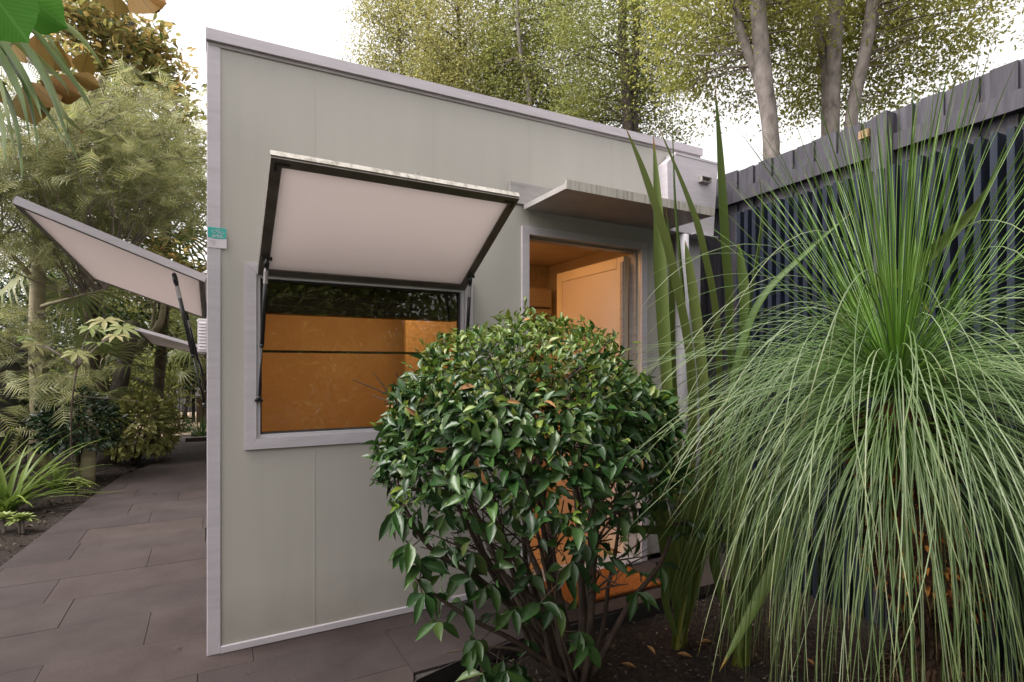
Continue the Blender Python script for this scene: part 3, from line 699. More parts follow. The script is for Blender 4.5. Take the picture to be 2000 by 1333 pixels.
# door mat
MB().box((1.76, 2.50, .002), (2.40, 2.855, .026), .006).build('door_mat', M['coir'])
tag(bpy.data.objects['door_mat'], 'rust brown coir mat on the step before the open door', 'mat')

# notice card on the corner post
nt = empty('notice_card', (.035, YF-.008, 1.87), 'small teal and white card fixed to the studio corner post', 'sign')
cz = 1.868
MB().box((-.004, YF-.0085, cz), (.074, YF-.0068, cz+.094)).build('card', M['paper'], nt)
pl = [(-.003, cz+.047), (.018, cz+.0425), (.040, cz+.0415), (.060, cz+.0430), (.073, cz+.0455), (.073, cz+.0935), (-.003, cz+.0935)]
MB().prism_y(pl, YF-.0092, YF-.0087).build('teal_band', M['teal'], nt)
def text(s, size, x, z, mat, parent, y=YF-.0096, name='lettering'):
    c = bpy.data.curves.new('t', 'FONT'); c.body = s; c.size = size; c.extrude = .0001
    o = bpy.data.objects.new('t', c); COL.objects.link(o); dg = bpy.context.evaluated_depsgraph_get(); dg.update()
    me = bpy.data.meshes.new_from_object(o.evaluated_get(dg)); bpy.data.objects.remove(o)
    me.transform(Matrix.Translation((x, y, z)) @ Matrix.Rotation(R(90), 4, 'X')); me.materials.clear()
    return put(name, me, mat, parent)
text('arkit', .024, .014, cz+.048, M['paper'], nt)
q = MB()
for a0, r, cx, czz in ((0, .010, .030, .074), (1.2, .009, .044, .079), (2.2, .008, .052, .072)):
    q.tube([(cx+r*1.5*math.cos(a), YF-.0094, cz+czz+r*.7*math.sin(a)) for a in np.linspace(a0, a0+4.8, 14)], .0007, 4)
q.build('swirl_mark', M['paper'], nt)
for k in range(3): MB().box((.006+k*.004, YF-.0092, cz+.030-k*.008), (.032-k*.002, YF-.0087, cz+.0322-k*.008)).build('print_line', M['print'], nt)

# ================================================================== FENCES
# tall stained paling fence on the right
F0, F1 = Vector((3.20, -1.4, 0)), Vector((3.385, 3.4, 0))
fd = (F1-F0).normalized(); fnm = Vector((fd.y, -fd.x, 0))     # towards the far side
FE = empty('paling_fence', F0.lerp(F1, .5), 'tall charcoal stained paling fence behind the grass tree', 'fence')
def fpos(s, out, z): 
    p = F0+fd*s+fnm*out; return Vector((p.x, p.y, z))
FL = (F1-F0).length; s = 0
while s < FL-.1:
    wd = random.uniform(.10, .125); zt = 2.745+random.uniform(-.006, .006); zt2 = zt+random.uniform(-.006, .006); tl = random.uniform(-.003, .003)
    q = MB(); q.hexa(fpos(s, 0+tl, -.12), fpos(s+wd, 0-tl, -.12), fpos(s+wd, 0-tl, zt2), fpos(s, tl, zt), fnm*.016); q.build('paling', M['paling'], FE)
    q = MB(); z3 = max(zt, zt2)+random.uniform(-.003, .007); q.hexa(fpos(s+wd-.02, .019, -.12), fpos(s+wd+.07, .019, -.12), fpos(s+wd+.07, .019, z3), fpos(s+wd-.02, .019, z3), fnm*.014); q.build('paling', M['paling'], FE)
    s += wd+random.uniform(.028, .042)
def fs_at(y): return (y-F0.y)/fd.y
PY = 1.70
ps = fs_at(PY)
for a, b in ((0, ps-.045), (ps+.045, FL)):
    for z in (2.505, 1.15, .25):
        q = MB(); q.hexa(fpos(a, -.042, z), fpos(b, -.042, z), fpos(b, -.042, z+.09), fpos(a, -.042, z+.09), fnm*.040); q.build('rail', M['paling'], FE)
for yy_ in (PY, -.7):
    s_ = fs_at(yy_); q = MB(); q.hexa(fpos(s_-.042, -.095, -.12), fpos(s_+.042, -.095, -.12), fpos(s_+.042, -.095, 2.70), fpos(s_-.042, -.095, 2.715), fnm*.09); q.build('post', M['paling'], FE)
s_ = ps+.075; q = MB(); q.hexa(fpos(s_-.025, -.105, 2.605), fpos(s_+.03, -.105, 2.605), fpos(s_+.03, -.105, 2.65), fpos(s_-.025, -.105, 2.65), fnm*.095); q.build('timber_block', M['raw_wood'], FE)
# navy batten screen before it
BS = empty('batten_screen', (3.12, 1.3, 0), 'navy vertical batten screen standing before the paling fence', 'screen')
bm_ = MB().box((0, 0, 0), (.085, .030, 2.52), .0015).mesh('batten'); bm_.materials.append(M['batten'])
y = 2.62; k = 0
while y > -.6:
    xx = 3.045+(y+1.4)*.0385+.04
    put('batten', bm_, None, BS, Matrix.Translation((xx, y, -.115+random.uniform(-.004, .004))) @ Matrix.Rotation(-.0385, 4, 'Z'))
    y -= .0632; k += 1
for z in (.4, 1.9):
    q = MB(); q.hexa((3.217+.026, -.6, z), (3.217+.158-.005, 2.66, z), (3.217+.158-.005, 2.66, z+.07), (3.217+.026, -.6, z+.07), (.02, 0, 0)); q.build('rail', M['batten'], BS)
# old dark fence behind the left bed
LF = empty('old_paling_fence', (-3.0, 12, 0), 'weathered dark paling fence behind the left garden bed', 'fence')
y = 6.5
while y < 19:
    wd = random.uniform(.11, .15); q = MB(); zt = 1.75+random.uniform(-.02, .02)
    q.box((-3.02+random.uniform(-.004, .004), y, -.12), (-3.0, y+wd-.006, zt)); q.build('paling', M['paling_old'], LF); y += wd
for z in (.3, 1.4): MB().box((-2.998, 6.5, z), (-2.955, 19, z+.08)).build('rail', M['paling_old'], LF)

# gate at the end of the path
GT = empty('metal_gate', (-.75, 15.6, 0), 'black metal bar gate at the far end of the path', 'gate')
for k in range(13): MB().box((-1.30+k*.075, 15.59, .06), (-1.282+k*.075, 15.61, 1.85)).build('bar', M['black'], GT)
for z in (.06, .95, 1.80): MB().box((-1.33, 15.58, z), (-.36, 15.589, z+.04)).build('rail', M['black'], GT)
MB().box((-.36, 15.56, -.05), (-.28, 15.64, 1.95)).build('post', M['black'], GT)
TP = empty('timber_screen', (0, 15.4, 0), 'mossy brown timber panel beside the far gate', 'panel')
for k in range(5): MB().box((-.25+k*.11, 15.38, -.05), (-.145+k*.11, 15.41, .62)).build('plank', M['bark_palm'], TP)
for k, (x0, x1, yk, z0, z1) in enumerate(((-.36, .02, 11.35, .0, .075), (-.29, .02, 12.2, -.0, .085))):
    tag(MB().box((x0, yk, z0), (x1, yk+.12, z1), .006).build('timber_sleeper', M['sleeper']), ['dark timber sleeper across the path side, the nearer of two', 'dark timber sleeper beyond the nearer one, by the gravel'][k], 'sleeper', 'sleepers beside the far path')

# ================================================================== PLANTS
KITE = tmpl_kite(); LEAF = tmpl_leaf(); LEAF_L = tmpl_leaf(shape=[(0, .03), (.12, .2), (.3, .42), (.5, .5), (.7, .42), (.88, .2), (1, 0)], fold=.12, droop=.22)
def tmpl_fine(pts=16, fold=.07, droop=.04):
    vs = []; fs = []; xs = (-1, -.5, 0, .5, 1)
    for i in range(pts):
        y = i/(pts-1); w = max(.004, .5*(math.sin(math.pi*min(1, y**.9))**1.1))
        for x in xs: vs.append((x*w+.012*math.sin(y*19)*abs(x), y, -droop*y*y+fold*abs(x)*w*2+.006*math.sin(y*40)*abs(x)))
    for i in range(pts-1):
        for k in range(4): b = i*5+k; fs.append((b, b+1, b+6, b+5))
    return np.array(vs, float), fs
LEAF_F = tmpl_fine()
FROND = tmpl_frond(); PALM = tmpl_palm(); PALMATE = palmate()
def unit(n): 
    v = rng.normal(size=(n, 3)); return v/np.linalg.norm(v, axis=1, keepdims=True)
def clumps(ells, n, shell=.35):
    """n clump centres spread through ellipsoids (centre, radii)."""
    wts = np.array([e[1][0]*e[1][1]*e[1][2] for e in ells])**.75; wts /= wts.sum(); out = []
    ids = rng.choice(len(ells), n, p=wts)
    for i in ids:
        c, r = ells[i]; v = unit(1)[0]*(rng.random()**shell); out.append(np.array(c)+v*np.array(r))
    return np.array(out)
def crown(ells, nclump, per, spread, droop=.35, shell=.45):
    cc = clumps(ells, nclump, shell); n = nclump*per
    sp = spread*rng.uniform(.6, 1.3, size=nclump)
    pos = np.repeat(cc, per, axis=0)+rng.normal(size=(n, 3))*np.repeat(sp, per)[:, None]*np.array((1, 1, .7))
    F = unit(n); F[:, 2] = F[:, 2]*.5-droop; N = unit(n)*.8+np.array((0, 0, .9))
    return cc, pos, F, N
def limbs(mb, trunk, cc, count, r0, zmin=.35):
    """Limbs from the trunk polyline to clump centres."""
    tp = [Vector(p) for p in trunk]; m = len(tp)
    for c in cc[rng.permutation(len(cc))[:count]]:
        c = Vector(c); best = None
        cand = [p for p in tp if p.z < c.z-.1] or [tp[0]]
        a = min(cand, key=lambda p: (p-c).length+random.random()*.5)
        d = (c-a).length; mid = a.lerp(c, .5)+Vector((random.uniform(-.12, .12)*d, random.uniform(-.12, .12)*d, .10*d*random.uniform(-.4, 1)))
        pts = bez(a, mid, c, 6); r = r0*min(1, .35+.25*d)
        mb.tube(pts, [r*(1-.85*i/6) for i in range(7)], 5, False)
        for _ in range(2):
            b = pts[random.randint(3, 5)]; e = c+Vector(rng.normal(size=3)*.28)
            mb.tube(bez(b, b.lerp(e, .5)+Vector(rng.normal(size=3)*.05), e, 3), [r*.35, r*.3, r*.22, r*.1], 4, False)
def tree(name, label, base, trunks, ells, nclump, per, spread, ll, lw, mat, bark, tm=KITE, nl=30, cat='tree', group=None, droop=.35, single=0, rl=.03, shell=.45):
    e = empty(name, base, label, cat, group); first = None
    cc, pos, F, N = crown(ells, nclump, per, spread, droop, shell)
    allp = []
    for pts, r0, r1 in trunks:
        pts = [Vector(p_) for p_ in pts]; dn = [pts[0]]
        for p_ in pts[1:]:
            k_ = int((p_-dn[-1]).length/.7)
            if k_ > 1: a_ = dn[-1]; dn += [a_.lerp(p_, j_/k_) for j_ in range(1, k_)]
            dn.append(p_)
        sp = spline(dn, 4); q = MB(); n_ = len(sp)
        q.tube(sp, [r0+(r1-r0)*i/(n_-1) for i in range(n_)], 10, True, .05); q.build('trunk', bark, e, True); allp += sp
    q = MB(); limbs(q, allp, cc, nl, rl); q.build('branches', M['twig'] if bark != M['bark_dark'] else bark, e, True)
    n = len(pos); ln = ll*rng.uniform(.6, 1.25, n); wd = lw*rng.uniform(.7, 1.2, n)
    if single: leaves('crown', tm, pos, F, N, ln, wd, mat, e, single)
    else: scatter('crown', tm, pos, F, N, ln, wd, mat, e)
    return e
def E(px, py, d, rx, rz, ry=None): return (P(px, py, d), (rx, ry or rx, rz))

# --- row of trees behind the studio and the fence
def tr_up(px, d, px_top, py_top, d2=None, base=None):
    b = P(px, 300, d); b.z = -.1
    return b, [b, P(px, 300, d), P((px+px_top)/2, (300+py_top)/2, d), P(px_top, py_top, d2 or d)]
b, t1 = tr_up(792, 14, 770, -120); _, t1b = tr_up(815, 14.2, 850, -100)
tree('screen_tree', 'slender olive-green tree farthest left above the studio roof', b, [(t1, .09, .03), (t1b, .07, .03)],
     [E(775, 60, 14, 1.15, 2.5), E(830, 210, 14, 1.0, 1.2), E(745, 190, 14, .6, .9)], 520, 48, .22, .078, .036, M['l_tree'], M['bark_pale'], group='trees rising behind the studio roof', nl=60, rl=.028)
b, t2 = tr_up(905, 12.5, 890, -140); _, t2b = tr_up(935, 12.8, 985, -120)
tree('screen_tree', 'dense olive-green tree above the middle of the studio roof', b, [(t2, .08, .03), (t2b, .06, .03)],
     [E(905, 60, 12.5, 1.35, 2.6), E(930, 220, 12.5, 1.2, 1.1), E(860, 150, 13, .8, 1.2)], 640, 50, .22, .074, .034, M['l_tree'], M['bark_dark'], group='trees rising behind the studio roof', nl=60)
b = P(1040, 230, 11); b.z = -.1
tree('screen_tree', 'green tree with one crooked white stem above the studio roof', b, [([b, P(1040, 300, 11), P(1036, 200, 11), P(1018, 110, 11), P(1012, 40, 11), P(1006, -120, 11)], .075, .03), (spline([P(1030, 160, 11), P(1015, 120, 10.9), P(1000, 115, 10.9), P(985, 128, 10.9)], 3), .022, .012)],
     [E(1060, 40, 11.6, 1.25, 2.3), E(1070, 215, 11.6, 1.2, .95), E(985, 150, 11.8, .8, 1.2)], 640, 50, .21, .070, .033, M['l_tree_dark'], M['bark_pale'], group='trees rising behind the studio roof', nl=55)
b = P(1232, 300, 9.4); b.z = -.1
tree('screen_tree', 'twin dark-trunked tree near the low end of the roof', b,
     [([b, P(1228, 300, 9.4), P(1222, 170, 9.4), P(1215, 60, 9.4), P(1222, -120, 9.4)], .11, .07), ([b+Vector((.1, 0, 0)), P(1240, 300, 9.5), P(1238, 170, 9.5), P(1243, 60, 9.5), P(1240, -140, 9.5)], .10, .06)],
     [E(1170, 60, 9.6, 1.05, 1.7), E(1190, 205, 9.7, .8, .7), E(1290, 40, 9.5, .85, 1.4), E(1265, 180, 10.2, .6, .8), E(1140, 250, 10.5, .9, .5), E(1290, 270, 9.8, .5, .3)], 560, 46, .20, .064, .03, M['l_tree_dark'], M['bark_dark'], group='trees rising behind the studio roof', nl=70, rl=.022)
b = P(1500, 300, 5.9); b.z = -.1
tree('pale_trunk_tree', 'single thick pale trunk rising just beyond the fence', b,
     [([b, P(1507, 320, 5.9), P(1503, 240, 5.9), P(1487, 100, 5.9), P(1478, -20, 5.9), P(1470, -160, 5.9)], .092, .078), ([P(1494, 215, 5.92), P(1480, 150, 5.95), P(1446, 60, 6.0), P(1440, -20, 6.0), P(1452, -140, 6.1)], .055, .045)],
     [E(1390, 40, 6.6, 1.0, .85), E(1345, 130, 6.8, .6, .45), E(1540, 20, 6.4, .8, .65), E(1560, 160, 6.8, .5, .5), E(1420, 190, 7, .35, .3), E(1470, -60, 6, 1.2, .5)], 400, 38, .17, .060, .028, M['l_tree2'], M['bark_pale'], group='pale trunks beyond the fence', nl=70, rl=.018, droop=.5)
b = P(1628, 260, 6.3); b.z = -.1
tree('pale_trunk_tree', 'clump of three pale trunks beyond the fence', b,
     [([b, P(1625, 260, 6.3), P(1627, 150, 6.3), P(1632, 50, 6.3), P(1636, -140, 6.3)], .088, .075),
      ([b+Vector((-.08, .1, 0)), P(1613, 260, 6.45), P(1612, 150, 6.45), P(1597, 30, 6.45), P(1585, -120, 6.5)], .06, .045),
      ([b+Vector((.25, -.1, 0)), P(1662, 250, 6.2), P(1672, 180, 6.2), P(1694, 80, 6.2), P(1705, -10, 6.2), P(1716, -140, 6.2)], .075, .062)],
     [E(1660, 40, 6.9, .8, .8), E(1760, 40, 6.6, .9, .55), E(1880, 10, 6.3, .75, .42), E(1790, 140, 6.6, .75, .3), E(1590, 190, 7.2, .5, .35), E(1720, -70, 6.3, 1.4, .5), E(1865, 90, 6.2, .4, .2), E(1640, 120, 7.2, .7, .5), E(1730, 200, 7.4, .6, .22)], 460, 38, .17, .062, .03, M['l_tree2'], M['bark_pale'], group='pale trunks beyond the fence', nl=80, rl=.016, droop=.5)

# --- left garden trees
b = Vector((-2.03, 9.7, -.06))
tree('feathery_tree', 'feathery grey-green tree with smooth greenish trunk in the left bed', b,
     [([b, P(78, 800, 7.55), P(72, 650, 7.5), P(76, 520, 7.5), P(80, 430, 7.4), P(120, 300, 7.2), P(200, 150, 7.0)], .115, .04), (bez(P(78, 600, 7.5), P(110, 590, 7.3), P(205, 565, 6.9), 5), .028, .012), (bez(P(70, 560, 7.5), P(40, 500, 7.4), P(-20, 470, 7), 5), .04, .02)],
     [E(190, 290, 6.8, 1.25, .95), E(90, 430, 6.8, 1.0, .7), E(310, 400, 7.2, .55, .40), E(50, 640, 6.3, .45, .30), E(70, 740, 6.2, .5, .35), E(330, 250, 7.4, .35, .45), E(20, 330, 6.3, .6, .7), E(40, 840, 6.4, .25, .2)],
     300, 7, .20, .31, .26, M['l_feather'], M['bark_green'], tm=FROND, nl=150, rl=.02, droop=.2, shell=.6)
b = Vector((-1.9, 13.4, -.06))
tree('magnolia_tree', 'tall magnolia with rusty brown leaf undersides left of the studio', b,
     [([b, P(190, 700, 11.1), P(200, 450, 11.1), P(230, 200, 11), P(260, 40, 11)], .14, .05)],
     [E(235, 220, 11, 1.35, 2.0), E(290, 120, 10.8, .55, .85), E(340, 220, 10.6, .30, .7), E(330, 380, 10.5, .75, .8), E(180, 60, 10.8, 1.1, 1.1), E(355, 300, 10.6, .35, .35)],
     330, 24, .16, .17, .075, M['l_magnolia'], M['bark_dark'], tm=LEAF, nl=60, droop=-.5)
# evergreen background
for i, (px, py, d, rx, rz, n_, lab) in enumerate((
        (60, 480, 13, 1.7, 2.2, 190, 'dark evergreen tree behind the feathery tree at far left'),
        (190, 560, 13.5, 1.2, 1.7, 150, 'dark evergreen tree behind the fan palm'),
        (330, 600, 13, .85, 1.2, 120, 'mid-green evergreen shrub overhanging the path, below the far flap'),
        (360, 700, 14.5, .55, .75, 110, 'glossy shrub hanging over the far gate'),
        (60, 760, 10.8, .9, .7, 100, 'dark shrub in front of the old fence behind the greenish trunk'),
        (240, 740, 11.2, .9, .8, 130, 'leafy green shrub behind the gold-leaved bush'),
        (10, 610, 14.5, 1.5, 1.5, 170, 'dark evergreen tree at the left frame edge beyond the old fence'),
        (320, 620, 19, 2.2, 2.6, 170, 'broad green tree closing the view beyond the gate'))):
    c = P(px, py, d); b = Vector((c.x, c.y, -.06))
    tree('evergreen_tree', lab, b, [([b, b.lerp(c, .5)+Vector((.1, .05, 0)), c], .09 if i < 3 else .05, .03)], [(c, (rx, rx, rz)), (c+Vector((rx*.3, 0, -rz*.5)), (rx*.8, rx*.8, rz*.7))], n_, 30, .22, .12 if i != 3 else .15, .05, M['l_evergreen'] if i not in (2, 5) else M['l_tree_dark'], M['bark_dark'], tm=KITE, nl=22, group='evergreens behind the left garden bed')

# fan palms
def palm(label, base, top, fans, size, r=.09):
    e = empty('fan_palm', base, label, 'palm', 'fan palms in the left bed')
    q = MB(); sp = spline([base, Vector(base).lerp(Vector(top), .5)+Vector((.04, 0, 0)), top], 7); q.tube(sp, [r*(1+.08*(i % 2)) for i in range(len(sp))], 10, True, .08); q.build('trunk', M['bark_palm'], e, True)
    for i in range(fans):
        az = 2.399*i+random.uniform(-.2, .2); el = R(70-125*i/fans)
        d = Vector((math.cos(az)*math.cos(el), math.sin(az)*math.cos(el), math.sin(el)))
        tip = Vector(top)+d*size*.75+Vector((0, 0, -.05*size)); q = MB(); q.tube(bez(top, Vector(top)+d*size*.45+Vector((0, 0, .1*size)), tip, 5), [.014, .012, .011, .010, .009, .007], 5); pt_ = q.build('petiole', M['l_palm'], e, True)
        f = (d*.7+Vector((0, 0, -.35 if el < R(30) else .1))).normalized(); nn = Vector((0, 0, 1))-f*f.z*.7
        tv, tf = tmpl_palm(24)
        leaves_single('fan_leaf', (tv, tf), np.array([tip]), np.array([f]), np.array([nn]), np.array([size*.85]), np.array([size*.85]), M['l_palm'], e)
    return e
tp = P(175, 500, 8.6); palm('fan palm with tall brown trunk behind the side flap', (tp.x, tp.y, -.06), tp, 16, 1.0)
tp = P(325, 400, 9.3); palm('fan palm whose leaves spread above the raised side flap', (tp.x-.2, tp.y+.3, -.06), tp, 15, .95, .08)
tp = P(200, 735, 8.0); palm('low young fan palm between the dark shrub and the flap', (tp.x, tp.y, -.06), tp, 13, .62, .07)
tp = P(420, 690, 12.6); tp.x = -.10; palm('far fan palm leaning out at the studio rear corner', (tp.x, tp.y, -.06), tp, 14, .8, .07)

# shrubs in the left bed
def shrub(name, label, base, c, r, n, tm, ll, lw, mat, single, nst=9, outward=.9, cat='shrub'):
    e = empty(name, base, label, cat); c = np.array(c); r = np.array(r)
    v = unit(n); v = v[v[:, 2] > -.75]; n = len(v); rad = rng.uniform(.55, 1.03, n)**.6
    bumpy = 1+.10*np.sin(v[:, 0]*7+1)*np.cos(v[:, 1]*6)+.07*np.sin(v[:, 2]*9)
    pos = c+v*r*(rad*bumpy)[:, None]; F = v*outward+unit(n)*.6+np.array((0, 0, -.1)); N = v*.8+unit(n)*.35+np.array((0, 0, .6))
    for i in range(nst):
        k = rng.integers(n); tip = Vector(c+(pos[k]-c)*.8); q = MB()
        q.tube(bez(base, Vector(base).lerp(Vector(c), .6)+Vector(rng.normal(size=3)*.06), tip, 6), [.022*(1-.11*j) for j in range(7)], 6); q.build('stem', M['bark_shrub'], e, True)
    leaves('foliage', tm, pos, F, N, ll*rng.uniform(.65, 1.2, n), lw*rng.uniform(.75, 1.15, n), mat, e, single)
    return e
b = P(170, 945, 6.54); b.z = -.05; c = P(152, 832, 6.6)
shrub('camellia_shrub', 'dark glossy green shrub beside the greenish trunk', b, c, (.42, .42, .38), 1500, LEAF, .085, .042, M['l_camellia'], 150)
cs = bpy.data.objects['camellia_shrub']; MB().tube(spline([b, P(173, 890, 6.54), P(183, 845, 6.6), P(170, 800, 6.65)], 4), [.085-.004*k for k in range(13)], 10, True, .05).build('trunk', M['bark_green'], cs, True)
c = P(150, 905, 7.5); 
b = Vector((-.90, 9.36, -.05)); c = P(276, 838, 7.85)
shrub('spotted_shrub', 'gold-spotted yellow-green shrub at the bend of the path', b, c, (.43, .43, .45), 1300, LEAF, .115, .055, M['l_gold'], 180)
b = P(352, 835, 11.6); b.z = -.05; shrub('low_shrub', 'small grey-green shrub at the gravel edge by the gate', b, b+Vector((-.1, 0, .18)), (.30, .35, .2), 500, KITE, .08, .03, M['l_evergreen'], 0, 5)
tag(tree('thick_stump', 'dark thick trunk under the gold-spotted shrub', Vector((-1.25, 9.7, -.06)), [([Vector((-1.25, 9.7, -.06)), Vector((-1.22, 9.72, .4)), Vector((-1.15, 9.8, .95)), Vector((-1.0, 10.2, 2.0))], .14, .09)], [(P(250, 650, 9), (.5, .5, .35))], 30, 26, .16, .12, .05, M['l_evergreen'], M['bark_dark'], nl=10))
# winding bough behind the side flap
b = Vector((-1.3, 11.5, -.06))
tree('bough_tree', 'tree with a bare curved bough between the two side flaps', b, [([b, P(200, 720, 9.4), P(255, 690, 8.9), P(290, 660, 8.7), P(315, 625, 8.6), P(322, 560, 8.6)], .075, .04), (spline([P(290, 660, 8.7), P(300, 620, 8.7), P(305, 570, 8.7)], 3), .03, .02)], [E(330, 520, 8.8, .5, .5), E(300, 560, 9.2, .5, .4)], 60, 22, .15, .13, .055, M['l_magnolia'], M['bark_green'], tm=LEAF, nl=14, droop=-.2)

# palmate-leaved plant before the feathery tree
b = P(150, 900, 5.9); b.z = -.05
pe = empty('palmate_shrub', b, 'thin-stemmed shrub with pale hand-shaped leaves beside the greenish trunk', 'shrub')
spots = [(205, 625, 5.6, .22), (240, 640, 5.5, .20), (150, 690, 5.5, .20), (190, 670, 5.6, .18), (65, 672, 5.6, .17), (50, 660, 5.7, .13), (178, 640, 5.7, .2), (225, 655, 5.4, .16)]
lp = np.array([P(x, y, d) for x, y, d, s_ in spots]); hub = P(150, 720, 5.8)
for p in lp:
    q = MB(); q.tube(bez(hub, hub.lerp(Vector(p), .5)+Vector((0, 0, .08)), p, 6), [.009, .008, .008, .007, .006, .005, .004], 5); q.build('stem', M['twig'], pe, True)
q = MB(); q.tube(bez(b, b.lerp(hub, .5)+Vector((-.1, 0, 0)), hub, 5), .008, 6); q.build('stem', M['bark_shrub'], pe, True)
for i, p in enumerate(lp):
    f = unit(1)[0]*.5+np.array((.5, -.7, -.35)); nn = np.array((0, -.45, 1.))+unit(1)[0]*.3
    leaves_single('leaf', PALMATE, p[None], f[None], nn[None], np.array([spots[i][3]]), np.array([spots[i][3]]), M['l_palmate'], pe)

# strap-leaved clumps
def straps(name, label, base, n, length, wid, mat, spread=1.0, up=.8, cat='plant', group=None, az=None, bend=1.0):
    e = empty(name, base, label, cat, group)
    for i in range(n):
        a = random.uniform(0, 2*math.pi) if az is None else random.gauss(az[0], az[1]); el = R(random.uniform(15, 85))*up; L = length*random.uniform(.55, 1.1)
        d = Vector((math.cos(a)*math.cos(el)*spread, math.sin(a)*math.cos(el)*spread, math.sin(el))).normalized(); p = Vector(base)+Vector((random.uniform(-.05, .05), random.uniform(-.05, .05), 0)); pts = [p.copy()]; k = random.uniform(.8, 2.0)*bend
        for j in range(10):
            d = (d+Vector((0, 0, -1))*k*L*.1*(j/10)*1.4).normalized(); p = p+d*L*.1
            if p.z < .02: p.z = .02
            pts.append(p.copy())
        wv = [wid*min(1, .5+j*.2)*(1-(j/10)**3*.95) for j in range(11)]
        MB().ribbon(pts, wv, None, .35).build('leaf', mat, e, True)
    return e
b = P(15, 990, 5.2); b.z = -.04
straps('strap_plant', 'clump of arching strap leaves spilling over the path edge', b, 60, .95, .016, M['l_strap'], 1.0, .75, bend=1.25)
b = P(-40, 960, 5.6); b.z = -.04
straps('strap_plant', 'upright strap-leaved clump at the left frame edge', b, 26, .95, .018, M['l_strap'], .7, 1.0, bend=.8)
b = Vector((-.12, 11.9, 0)); straps('grass_clump', 'dark grassy clump beside the sleepers', b, 70, .6, .008, M['l_evergreen'], .8, .9)
b = P(110, 950, 6.2); b.z = -.04
straps('strap_plant', 'small strap-leaved clump behind the spilling one', b, 30, .6, .012, M['l_strap'], 1.0, .7)
# succulent rosettes
for i, (px, py, s_) in enumerate(((38, 1015, .12), (8, 1040, .14), (45, 1050, .12), (150, 940, .10), (165, 960, .10))):
    b = P(px, py, 4.6 if i < 3 else 5.9); b.z = max(b.z, .06); e = empty('rosette_plant', (b.x, b.y, -.04), ['pale rosette nearest the spilling strap leaves', 'pale rosette at the left frame edge', 'pale rosette lowest at the path edge', 'small rosette under the strap leaf tips, farther back', 'small rosette touching the path edge, farther back'][i], 'succulent', 'rosettes in the left bed')
    MB().tube([(b.x, b.y, -.06), b], .01, 6).build('stem', M['twig'], e)
    n = 22; a = np.arange(n)*2.399; el = np.linspace(1.2, -.1, n)
    F = np.stack([np.cos(a)*np.cos(el), np.sin(a)*np.cos(el), np.sin(el)], 1); N = np.stack([-np.cos(a)*np.sin(el), -np.sin(a)*np.sin(el), np.cos(el)], 1)
    leaves_single('leaf', LEAF, np.repeat(np.array([b]), n, 0), F, N, s_*np.linspace(.5, 1, n), s_*.3*np.ones(n), M['l_succ'], e)

# --- overhanging foliage close to the camera, top left
ov = empty('overhanging_palm', (-1.9, 2.6, -.1), 'long drooping grey-green strap leaves hanging in at the top left corner', 'palm')
MB().tube([(-1.9, 2.6, -.1), (-1.85, 2.55, 1.4), (-1.75, 2.5, 2.75)], [.10, .09, .08], 10, True, .06).build('trunk', M['bark_palm'], ov, True)
hub = Vector((-1.72, 2.5, 2.85))
for (pl, wpx) in (([(-60, 20, 2.25), (40, 40, 2.1), (120, 130, 2.0), (165, 190, 1.95), (180, 215, 1.95)], 9), ([(-60, 40, 2.2), (20, 70, 2.1), (80, 140, 2.0), (120, 220, 1.95), (165, 262, 1.95)], 13),
                  ([(-70, 60, 2.3), (-10, 75, 2.1), (40, 140, 2.0), (70, 200, 2.0), (82, 235, 1.95)], 11), ([(-70, 80, 2.3), (-20, 90, 2.1), (20, 150, 2.05), (45, 210, 2.0), (60, 290, 2.0)], 13),
                  ([(-70, 120, 2.3), (-10, 150, 2.1), (10, 220, 2.0), (22, 270, 2.0), (32, 312, 2.0)], 9), ([(-40, 10, 2.4), (60, 20, 2.2), (140, 60, 2.1), (185, 110, 2.05), (205, 140, 2.05)], 8),
                  ([(-60, 100, 2.3), (0, 110, 2.2), (60, 180, 2.1), (110, 250, 2.05), (140, 300, 2.0)], 7), ([(-60, 60, 2.3), (30, 80, 2.2), (90, 130, 2.15), (125, 165, 2.1), (135, 190, 2.1)], 7),
                  ([(-70, 160, 2.2), (-20, 190, 2.1), (0, 240, 2.05), (8, 300, 2.0), (10, 330, 2.0)], 10),
                  ([(-60, 30, 2.1), (10, 45, 2.0), (60, 110, 1.95), (100, 190, 1.9), (128, 262, 1.9), (160, 330, 1.9)], 10), ([(-60, 70, 2.2), (10, 100, 2.1), (50, 180, 2.05), (68, 260, 2.0), (75, 330, 2.0)], 10), ([(-60, 130, 2.2), (0, 170, 2.1), (28, 240, 2.05), (40, 320, 2.0), (44, 360, 2.0)], 9), ([(-50, 0, 2.3), (60, 40, 2.2), (110, 100, 2.1), (150, 170, 2.05), (185, 235, 2.0)], 7)):
    pts = spline([hub]+[P(*p) for p in pl], 4); n_ = len(pts); ww = wpx*2.0/FPX
    MB().ribbon(pts, [ww*min(1, .4+i*.08)*(1-max(0, (i/(n_-1)-.55)/.45)**1.5*.97) for i in range(n_)], (P(pl[2][0]+10, pl[2][1]-8, pl[2][2])-P(*pl[2])), .3).build('leaf', M['l_flax'], ov, True)
mg = empty('overhanging_magnolia', (-2.3, 3.2, -.1), 'magnolia bough with large rust-backed leaves hanging in at the top left', 'tree')
MB().tube([(-2.3, 3.2, -.1), (-2.2, 3.1, 1.6), (-1.9, 2.95, 2.9), (-1.3, 2.9, 3.3)], [.12, .11, .07, .04], 10, True, .05).build('trunk', M['bark_dark'], mg, True)
